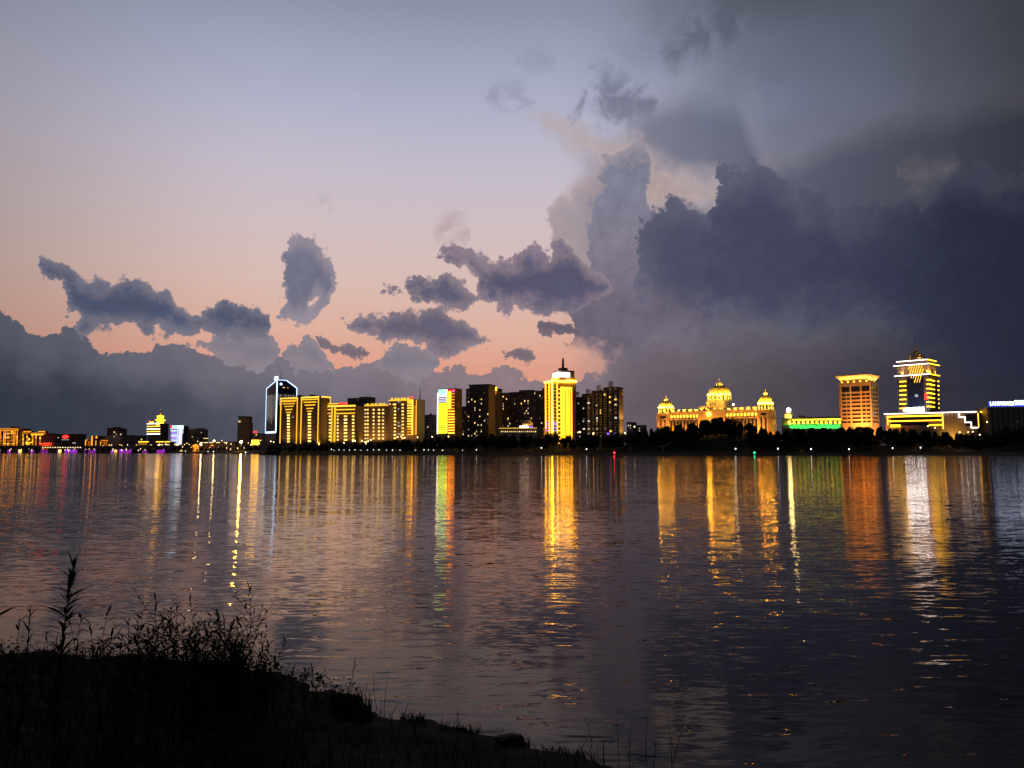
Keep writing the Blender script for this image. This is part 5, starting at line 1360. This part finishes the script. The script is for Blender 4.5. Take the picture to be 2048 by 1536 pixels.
# ---- navigation lights and boats
def buoy(name, px, py, mat, label, Y):
    x, _, z = at(px, py, Y); e = tag(empty(name, (x, Y, 0)), label, 'buoy')
    lathe(e, 'float', [(0.3, -0.6), (1.0, -0.3), (1.0, 0.3), (0.4, 0.6)], 'hull', (0, 0, 0.2), 10); cyl(e, 'post', 0, 0, 0.6, 1.7, 0.12, 0.1, 'steel', 6)
    lathe(e, 'lamp_head', [(0.2, 0), (0.75, 0.4), (0.75, 1.0), (0.2, 1.4)], mat, (0, 0, 1.7), 10)
glow('nav_red', (1.0, 0.02, 0.03), 14.0, 0.0, False); glow('nav_green', (0.02, 1.0, 0.35), 7.0, 0.0, False)
buoy('red_buoy', 1228.5, 908, 'nav_red', 'red lit channel buoy off the far bank', 770)
buoy('green_buoy', 1509, 907.5, 'nav_green', 'green lit channel buoy below the palace', 770)
def boat(name, label, px, py, L_, hgt, lamp=None, cabin=True):
    g = ground_px(px, py); e = tag(empty(name, (g.x, g.y, 0)), label, 'boat', None)
    hull(e, 'hull', [(-L_ / 2, -1.6, 0.9), (-L_ / 2, 1.6, 0.9), (L_ * 0.38, -1.8, 0.9), (L_ * 0.38, 1.8, 0.9), (L_ / 2, 0, 1.3), (-L_ * 0.46, -1.2, -0.3), (-L_ * 0.46, 1.2, -0.3), (L_ * 0.38, 0, -0.3)], 'hull')
    if cabin: cb = box(e, 'cabin', -L_ * 0.3, L_ * 0.1, -1.1, 1.1, 0.9, hgt, 'hull'); subbox(cb, 'cabin_roof', -L_ * 0.32, L_ * 0.13, -1.3, 1.3, hgt, hgt + 0.15, 'steel')
    if lamp: lathe(e, 'lamp', [(0.2, 0), (0.7, 0.5), (0.2, 1.0)], lamp, (-L_ * 0.1, 0, hgt + 0.2), 8)
boat('moored_barge', 'long dark barge moored below the outlined tower', 553, 909.5, 42, 3.6)
boat('small_boat', 'small dark boat on the water left of the reflection of the bright lamp', 411, 908.0, 8, 1.9)
boat('lit_boat', 'low boat with a small warm light in the reflection of the bright lamp', 473, 908.2, 10, 1.8, 'led_orange_dim'); boat('white_lamp_boat', 'boat with a single white light right of the bright lamp', 492, 907.8, 7, 1.6, 'lamp_white')
boat('yellow_lamp_boat', 'low boat with a yellow light right of the red buoy', 1251, 909.6, 7, 1.4, 'lamp_warm', False)
for px, py, m, lb in ((533, 893, 'lamp_white', 'white mooring lamp above the barge bow'), (531, 902.5, 'lamp_white', 'white lit mooring hut lamp at the barge bow')): lamp_at(wl, wu, px, py, 985, 6.0, lb, 'mooring lamps by the barge', zmin=1.0)
# slender white sculpture on the right bank
e = tag(empty('white_sculpture', at(1330, 892, 834)), 'slender white swooping sculpture on the dark right bank', 'sculpture')
e.location.z = 2.6
pts = [at(px, py, 834) for px, py in ((1316, 891.5), (1320, 893.5), (1326, 892.5), (1333, 889), (1340, 885.5), (1344.5, 884.3))]
loc = Vector(e.location)
for k, (p, q) in enumerate(zip(pts, pts[1:])): bar(e, 'arm', Vector(p) - loc, Vector(q) - loc, (0.9, 1.1, 1.0, 0.8, 0.5)[k], 'white_paint')
bar(e, 'stem', (Vector(pts[2]) - loc) * 1.0, (Vector(pts[2]) - loc) + Vector((0, 0, -6.0)), 0.6, 'white_paint')
e = tag(empty('flag_pole', at(991.5, 866, 880)), 'thin pale pole left of the domed hall', 'pole')
e.location.z = 6; zt = at(991.5, 838, 880)[2]; cyl(e, 'shaft', 0, 0, -2, zt - 6, 0.35, 0.2, 'white_paint', 8); lathe(e, 'ball', [(0.1, 0), (0.4, 0.4), (0.1, 0.8)], 'white_paint', (0, 0, zt - 6), 8)

# ---- trees on the far bank
def make_tree(seed, h, spread, conical=False):
    rr = random.Random(seed)
    e = empty('bank_tree', (0, 0, 0))
    vs, fs = [], []
    def limb(p, q, r0, r1):
        p, q = Vector(p), Vector(q); d = (q - p).normalized(); u = d.orthogonal().normalized(); w = d.cross(u); k = len(vs)
        for c, r in ((p, r0), (q, r1)):
            for a in range(5): vs.append(tuple(c + u * math.cos(a * 1.2566) * r + w * math.sin(a * 1.2566) * r))
        for a in range(5): fs.append((k + a, k + (a + 1) % 5, k + 5 + (a + 1) % 5, k + 5 + a))
    limb((0, 0, -1), (0, 0, h * 0.5), 0.35, 0.22); limb((0, 0, h * 0.5), (0.3, 0, h * 0.85), 0.22, 0.08)
    blobs = []
    for k in range(11):
        a = rr.random() * 6.28; t = rr.random()
        r = spread * (1 - t * (0.85 if conical else 0.45)) * 0.6 * (0.4 + rr.random() * 0.7)
        c = Vector((math.cos(a) * r, math.sin(a) * r, h * (0.32 + 0.56 * t)))
        blobs.append((c, spread * (0.34 + 0.22 * rr.random()) * (1 - 0.35 * t)))
        limb((0, 0, h * (0.2 + 0.4 * t)), tuple(c), 0.12, 0.04)
    blobs.append((Vector((0, 0, h * 0.9)), spread * 0.3))
    tr = bpy.data.objects.new('trunk', mesh_of('trunk', vs, fs, 'bark')); link(tr, e)
    vs2, fs2 = [], []
    for c, r in blobs:
        for k in range(95):
            d = Vector((rr.gauss(0, 1), rr.gauss(0, 1), rr.gauss(0, 0.8))).normalized() * r * (0.45 + 0.62 * rr.random() ** 0.6)
            p = c + d; s = 0.32 + 0.42 * rr.random()
            u = Vector((rr.gauss(0, 1), rr.gauss(0, 1), rr.gauss(0, 1))).normalized() * s; w = u.orthogonal().normalized() * s * 0.7; i = len(vs2)
            vs2 += [tuple(p - u), tuple(p + w), tuple(p + u), tuple(p - w)]; fs2.append((i, i + 1, i + 2, i + 3))
    link(bpy.data.objects.new('crown', mesh_of('crown', vs2, fs2, 'foliage')), e)
    return e
protos = [make_tree(3, 14, 5.5), make_tree(4, 15, 6.0), make_tree(5, 13, 5.2), make_tree(6, 16, 4.6, True), make_tree(8, 14, 6.4)]
pused = [[] for _ in protos]; ph = [14.6, 15.4, 13.4, 16.2, 14.6]
OUT = [(200, 897), (300, 894), (350, 893), (400, 894), (460, 892), (520, 889), (548, 891), (580, 887.5), (640, 884), (700, 883), (760, 879), (850, 875), (900, 871), (960, 868), (1000, 866), (1090, 868), (1150, 867), (1250, 865), (1275, 860), (1300, 853), (1330, 851), (1370, 846), (1400, 838), (1440, 832), (1480, 838), (1515, 850), (1545, 862), (1560, 858), (1580, 854), (1640, 854), (1700, 852), (1780, 852), (1850, 858), (1900, 862), (1925, 866), (1965, 866), (1985, 860), (2010, 851), (2060, 849), (2300, 850)]
def outline(px):
    for (a, ya), (b_, yb) in zip(OUT, OUT[1:]):
        if a <= px <= b_: return ya + (yb - ya) * (px - a) / (b_ - a)
    return 860
def put_tree(px, Y, ztop, label, group, zg=None):
    k = R.randrange(5); x = at(px, 903, Y)[0]; zg = bank_z(px, Y - shore_at(px)) if zg is None else zg
    sc = (ztop - zg) / ph[k]
    if sc < 0.22: return
    zz = zg
    if sc > 1.45: zz = ztop - 1.45 * ph[k]; sc = 1.45
    place(protos[k], pused[k], (x, Y, zz - 0.3), label, 'tree', group, R.random() * 6.28, sc)
px = 546.0
while px < 2080:
    for row, (dd, lo) in enumerate(((58, 0.0), (36, 4.5), (20, 9.0)) if px < 860 else ((52, 0.0), (26, 5.5))):
        p = px + R.uniform(-5, 5) + row * 3
        Y = shore_at(p) + (dd if p > 860 else dd * 0.42 + 7) + R.uniform(-3, 3)
        oy = outline(p) + lo * (1.0 if p < 1260 else 1.5) + R.uniform(-1.0, 2.5)
        side_ = 'below the yellow-lit slabs' if p < 860 else 'below the gold tower and dark apartments' if p < 1262 else 'on the rise before the palace' if p < 1562 else 'before the tall tower and podium'
        put_tree(p, Y, at(p, oy, Y)[2], 'dark leafy tree in the belt ' + side_, 'bank trees ' + side_)
    px += 13.0
px = 205.0
while px < 545:
    Y = shore_at(px) + R.uniform(12, 24)
    if px > 350 or R.random() < 0.6: put_tree(px, Y, at(px, outline(px) + R.uniform(-1, 3), Y)[2], 'small dark tree on the quay between bridge and outlined tower', 'trees on the left quay')
    px += 9
# ---- thin smoke over the left quay
m = new_mat('smoke'); pv = V.tree.nodes.new('ShaderNodeVolumePrincipled'); pv.inputs['Color'].default_value = (0.75, 0.68, 0.7, 1); pv.inputs['Density'].default_value = 0.05
oo = V.tree.nodes.new('ShaderNodeOutputMaterial'); V.tree.links.new(pv.outputs[0], oo.inputs['Volume'])
x, _, z = at(228, 892, 1900)
sm = lathe(None, 'smoke', [(3, 0), (10, 8), (15, 16), (17, 24), (13, 30), (5, 34)], 'smoke', (x, 1900, z - 4), 14, sx=1.0, sy=0.8)
tag(sm, 'faint grey plume of smoke before the jagged dark block', kind='stuff')

# ================================================================ weeds on the near bank
def leaf_mesh(name, L_, w, droop, mat='weed_leaf'):
    n = 5; vs = []
    for k in range(n + 1):
        t = k / n; ww = w * math.sin(math.pi * min(1, 0.12 + t * 0.9)) * (1 - 0.15 * t) if k < n else 0.002
        vs += [(-ww / 2, L_ * t, -droop * t * t), (0, L_ * t, -droop * t * t - ww * 0.18), (ww / 2, L_ * t, -droop * t * t)]
    fs = []
    for k in range(n):
        a = 3 * k; fs += [(a, a + 1, a + 4, a + 3), (a + 1, a + 2, a + 5, a + 4)]
    return mesh_of(name, vs, fs, mat)
LEAF = {'slim': [leaf_mesh('leaf', 0.11, 0.014, 0.02), leaf_mesh('leaf', 0.085, 0.013, 0.01), leaf_mesh('leaf', 0.13, 0.016, 0.05)],
        'small': [leaf_mesh('leaf', 0.055, 0.017, 0.01), leaf_mesh('leaf', 0.07, 0.018, 0.02), leaf_mesh('leaf', 0.085, 0.017, 0.03)],
        'broad': [leaf_mesh('leaf', 0.32, 0.09, 0.05), leaf_mesh('leaf', 0.26, 0.08, 0.08)]}
def tube(parent, name, pts, r0, r1, mat, seg=6):
    vs, fs = [], []
    for i, p in enumerate(pts):
        p = Vector(p); d = (Vector(pts[min(i + 1, len(pts) - 1)]) - Vector(pts[max(i - 1, 0)])).normalized()
        u = d.orthogonal().normalized(); w = d.cross(u); r = r0 + (r1 - r0) * i / (len(pts) - 1)
        for a in range(seg): an = 2 * math.pi * a / seg; vs.append(tuple(p + u * math.cos(an) * r + w * math.sin(an) * r))
    for i in range(len(pts) - 1):
        for a in range(seg): fs.append((i * seg + a, i * seg + (a + 1) % seg, (i + 1) * seg + (a + 1) % seg, (i + 1) * seg + a))
    return link(bpy.data.objects.new(name, mesh_of(name, vs, fs, mat)), parent)
def plant(name, label, group, px, py, Y, pxb=None, kind='small', n=22, r=0.006, spread=0.9, branches=0, seed=1, cat='plant', t0=0.12, dense_top=False, stem='weed_stem', bare=False, up=0.5):
    """a stem whose tip is seen at (px,py) at distance Y, rooted in the ground, with its leaves"""
    rr = random.Random(seed * 13 + int(px))
    tip = Vector(at(px, py, Y)); xb = at(pxb if pxb is not None else px, 1320, Y)[0]
    base = Vector((xb, Y, min(near_z(xb, Y), tip.z - 0.1)))
    e = tag(empty(name, base), label, cat, group)
    d = tip - base; Hh = d.length
    bend = Vector((rr.uniform(-0.05, 0.05) * Hh, rr.uniform(-0.06, 0.06) * Hh, 0))
    P = lambda t: d * t + bend * math.sin(math.pi * t) + Vector((0, 0, -0.03 if t == 0 else 0))
    pts = [P(k / 8) for k in range(9)]
    tube(e, 'stem', pts, r, r * 0.35, stem)
    lines = [(P, t0, 1.0, n)]
    for k in range(branches):
        tb_ = 0.3 + 0.55 * rr.random(); a = rr.random() * 6.28; ln = Hh * (0.14 + 0.2 * rr.random())
        s0 = P(tb_); dv = Vector((math.cos(a) * 0.6, math.sin(a) * 0.6, 0.85)).normalized() * ln
        Pb = (lambda s0, dv: (lambda t: s0 + dv * t))(s0, dv)
        tube(e, 'branch', [Pb(0), Pb(0.5), Pb(1.0)], r * 0.6, r * 0.25, stem)
        lines.append((Pb, 0.25, 1.0, 7))
    if not bare:
        for Pf, ta, tb2, cnt in lines:
            for k in range(cnt):
                t = ta + (tb2 - ta) * ((k + 0.5 * rr.random()) / cnt) ** (0.6 if dense_top else 1.0)
                me = rr.choice(LEAF[kind]); o = bpy.data.objects.new('leaf', me); o.location = Pf(min(t, 1.0))
                el = rr.uniform(up - 0.35, up + 0.45) + (0.5 if t > 0.9 else 0)
                o.rotation_euler = (el, rr.uniform(-0.4, 0.4), k * 2.4 + rr.uniform(-0.4, 0.4))
                s = rr.uniform(0.75, 1.25) * spread * (1.1 - 0.35 * t); o.scale = (s, s, s)
                link(o, e)
    return e
# the tall spike and its neighbours at the left edge
plant('tall_weed', 'tallest leafy weed spike standing above the left bank', None, 147, 1133, 6.6, 118, 'slim', 110, 0.011, 1.7, 0, 3, dense_top=True, up=0.75)
plant('broad_leaf_weed', 'broad-leaved weed cut off by the left frame edge', None, -12, 1205, 5.2, -20, 'broad', 14, 0.009, 0.6, 0, 4, up=0.3)
plant('narrow_spike_weed', 'slim leaning spike between the frame edge and tallest weed', None, 61, 1215, 6.4, 34, 'slim', 44, 0.009, 1.0, 0, 5, up=1.1)
G = 'leafy weeds along the near bank'
spec = [(40, 1232, 6.6, 22, 18, 1), (92, 1262, 6.8, 88, 14, 0), (112, 1272, 6.3, 120, 16, 1), (163, 1228, 7.4, 145, 20, 1), (178, 1242, 7.4, 200, 22, 1), (205, 1290, 7.2, 200, 14, 0), (219, 1212, 7.8, 222, 24, 1), (243, 1278, 7.6, 240, 22, 2), (258, 1240, 7.8, 250, 26, 2), (277, 1222, 8.0, 272, 30, 3),
        (296, 1250, 8.0, 290, 30, 3), (311, 1198, 8.2, 315, 34, 3), (327, 1216, 8.2, 322, 28, 2), (338, 1235, 8.0, 340, 30, 2), (354, 1203, 8.3, 352, 30, 3), (368, 1228, 8.1, 372, 30, 3), (380, 1201, 8.5, 384, 32, 3), (396, 1240, 8.2, 392, 30, 2), (410, 1252, 8.4, 412, 34, 3), (422, 1228, 8.4, 420, 34, 4),
        (436, 1222, 8.6, 430, 44, 4), (448, 1236, 8.6, 446, 40, 4), (462, 1245, 8.7, 460, 30, 3), (478, 1238, 8.8, 470, 26, 2), (497, 1168, 9.0, 474, 30, 3), (510, 1218, 9.0, 490, 26, 2), (527, 1206, 9.2, 492, 26, 2), (534, 1255, 9.3, 515, 20, 1), (572, 1278, 9.8, 532, 26, 2), (556, 1330, 9.9, 548, 18, 2),
        (585, 1345, 10.4, 582, 14, 1), (612, 1340, 10.6, 606, 22, 2), (640, 1352, 10.8, 632, 20, 1), (225, 1255, 7.5, 230, 18, 1), (345, 1250, 7.8, 350, 26, 2), (300, 1270, 7.6, 305, 24, 2), (390, 1268, 7.9, 398, 30, 3), (440, 1262, 8.2, 444, 30, 3), (480, 1290, 8.6, 478, 24, 3), (505, 1300, 8.9, 500, 20, 2)]
rs = random.Random(77)
for k in range(34):
    px = rs.uniform(232, 545); pk = 1218 + 0.0022 * (px - 400) ** 2
    spec.append((px, rs.uniform(pk + 6, pk + 78), 7.2 + (px - 232) * 0.0065 + rs.uniform(-0.3, 0.5), px + rs.uniform(-14, 10), rs.randint(22, 36), rs.randint(2, 4)))
LB = {0: 'small leafy weed near the tall spike at the left', 1: 'thin leafy weed in the thick clump left of centre', 2: 'leafy weed leaning out at the right end of the clump'}
for i, (px, py, Y, pb, n, br_) in enumerate(spec):
    z = 0 if px < 240 else 1 if px < 485 else 2
    plant('leafy_weed', LB[z], G + ((' at left', ' in the clump', ' at its right end')[z]), px, py, Y, pb, 'small', int(n * 1.5), 0.006, 1.5, br_ + 1, i + 20)
# reeds, stalks and a rush tuft along the waterline
plant('reed_stalk', 'upright reed stalk on the shore right of the clump', None, 623, 1328, 10.6, 625, 'slim', 22, 0.007, 0.8, 0, 70, up=1.2)
plant('leaning_reed', 'reed spike leaning over the rush tuft', None, 711, 1314, 11.0, 692, 'slim', 26, 0.006, 0.7, 0, 71, up=1.15)
for i, (px, py, Y, pb, lb) in enumerate(((748, 1347, 11.2, 757, 'thin bare twig left of the pair in the shallows'), (777, 1352, 11.2, 769, 'thin bare twig right of the pair in the shallows'), (762, 1398, 10.6, 762, 'short upright stick at the waterline'), (796, 1411, 10.4, 772, 'slanting reed blade at the waterline'), (738, 1352, 11.0, 731, 'thin stalk at the right edge of the rush tuft'),
                                         (916, 1418, 10.3, 915, 'two-pronged twig standing in the water'), (1172, 1433, 9.9, 1196, 'leftmost of the twigs standing in the water at bottom'), (1232, 1440, 9.6, 1232, 'straight twig in the bottom water'), (1262, 1446, 9.5, 1256, 'forked twig in the bottom water'), (1294, 1432, 9.6, 1293, 'tallest straight twig in the bottom water'),
                                         (1336, 1430, 9.3, 1342, 'bent twig left of the last bottom twig'), (1370, 1425, 9.2, 1330, 'long arching twig at the right of the bottom twigs'), (1312, 1476, 8.6, 1300, 'dark twig close to the bottom frame edge'), (1208, 1478, 9.2, 1206, 'short twig stub in the bottom water'))):
    plant('dry_twig', lb, None, px, py, Y, pb, 'slim', 0, 0.006 if i != 13 else 0.01, 1, 2 if i in (5, 8, 11, 12) else 0, 90 + i, 'twig', stem='dry_reed', bare=True)
# rush tuft
rr = random.Random(5)
def blades(name, spots, hmin, hmax, wid, lean, mat='weed_leaf'):
    vs, fs = [], []
    for x, y, z in spots:
        h = rr.uniform(hmin, hmax); a = rr.random() * 6.28; dx_, dy_ = math.cos(a) * lean * h, math.sin(a) * lean * h; w = wid * rr.uniform(0.6, 1.2); k = len(vs); b_ = rr.random() * 3.14; ux, uy = math.cos(b_) * w, math.sin(b_) * w
        vs += [(x - ux, y - uy, z - 0.02), (x + ux, y + uy, z - 0.02), (x - ux * 0.7 + dx_ * 0.4, y - uy * 0.7 + dy_ * 0.4, z + h * 0.6), (x + ux * 0.7 + dx_ * 0.4, y + uy * 0.7 + dy_ * 0.4, z + h * 0.6), (x + dx_, y + dy_, z + h)]
        fs += [(k, k + 1, k + 3, k + 2), (k + 2, k + 3, k + 4)]
    return bpy.data.objects.new(name, mesh_of(name, vs, fs, mat))
sp = []
for _ in range(330):
    px = rr.uniform(662, 742); Y = rr.uniform(10.2, 11.2); x = at(px, 1400, Y)[0]; sp.append((x, Y, max(0.0, near_z(x, Y))))
o = blades('rush_tuft', sp, 0.12, 0.36, 0.006, 0.18); tag(link(o), 'dense dark tuft of rushes on the point of the bank', 'rush tuft')
o = blades('rush_tuft', [(at(rr.uniform(935, 968) - 160, 1440, 9.9)[0], rr.uniform(9.9, 10.2), 0.02) for _ in range(40)], 0.05, 0.16, 0.006, 0.5); tag(link(o), 'small ragged grass tuft beside the slanting reed blade', 'rush tuft')
for (pa, pb, pyy, nb2, hh, lb) in ((800, 850, 1440, 90, 0.14, 'low ragged tuft right of the rush tuft on the shore'), (880, 960, 1466, 110, 0.12, 'low grass tuft where the shore runs to the right'), (990, 1060, 1490, 120, 0.12, 'low grass around the dark shore lump'), (1085, 1200, 1512, 120, 0.11, 'thin grass on the last of the shore at bottom')):
    sp = []
    for _ in range(nb2):
        g = ground_px(rr.uniform(pa, pb), pyy + rr.uniform(-6, 14)); sp.append((g.x, g.y, max(0.0, near_z(g.x, g.y))))
    o = blades('grass_tuft', sp, 0.04, hh, 0.006, 0.6); tag(link(o), lb, 'grass tuft')
# undergrowth: uncountable grass and low weeds covering the bank
sp = []
while len(sp) < 8000:
    x, y = rr.uniform(-11, 2.2), rr.uniform(3.2, 13.5); d = shore_dist(x, y)
    if d < 0.15: continue
    pr = 0.9 if x < -3.4 else 0.45 + 0.5 * mn.noise((x * 1.3, y * 1.3, 5))
    if rr.random() < pr * min(1, d * 0.8 + (0.8 if x < -3 else 0)): sp.append((x, y, near_z(x, y)))
o = blades('undergrowth', sp, 0.10, 0.34, 0.007, 0.45); tag(link(o), 'dark grass and low weeds covering the near bank', kind='stuff')
vs, fs = [], []
for _ in range(11000):
    x, y = rr.uniform(-9.5, -2.2), rr.uniform(5.5, 13.2)
    if shore_dist(x, y) < 0.1: continue
    z = near_z(x, y) + rr.uniform(0.02, 0.34 + 0.36 * max(0.0, min(1.0, 1 - abs((x / y) + 0.43) / 0.10))); k = len(vs); a = rr.random() * 6.28; L_ = rr.uniform(0.04, 0.10); w = L_ * 0.24; c, s_ = math.cos(a), math.sin(a); dz_ = rr.uniform(-0.05, 0.05)
    vs += [(x, y, z), (x + c * L_ / 2 - s_ * w, y + s_ * L_ / 2 + c * w, z + dz_ / 2), (x + c * L_, y + s_ * L_, z + dz_), (x + c * L_ / 2 + s_ * w, y + s_ * L_ / 2 - c * w, z + dz_ / 2 + 0.006)]; fs.append((k, k + 1, k + 2, k + 3))
o = bpy.data.objects.new('low_foliage', mesh_of('low_foliage', vs, fs, 'weed_leaf')); tag(link(o), 'tangle of small dark leaves at the foot of the weeds', kind='stuff')
# stones and clods at the waterline
for i, (px, py, s, lb) in enumerate(((1026, 1492, 0.17, 'low dark lump at the end of the muddy shore'),)):
    g = ground_px(px, py); me = bpy.data.meshes.new('stone'); bm = bmesh.new(); bmesh.ops.create_icosphere(bm, subdivisions=3, radius=s)
    for v in bm.verts: v.co *= 1 + 0.35 * mn.noise(v.co * (1.6 / s) + Vector((i * 7, 0, 0))); v.co.z *= 0.5
    bm.to_mesh(me); bm.free(); me.materials.append(MATS['stone'])
    for p in me.polygons: p.use_smooth = True
    o = bpy.data.objects.new('stone', me); o.location = (g.x, g.y, near_z(g.x, g.y) + s * 0.02); tag(link(o), lb, 'stone')
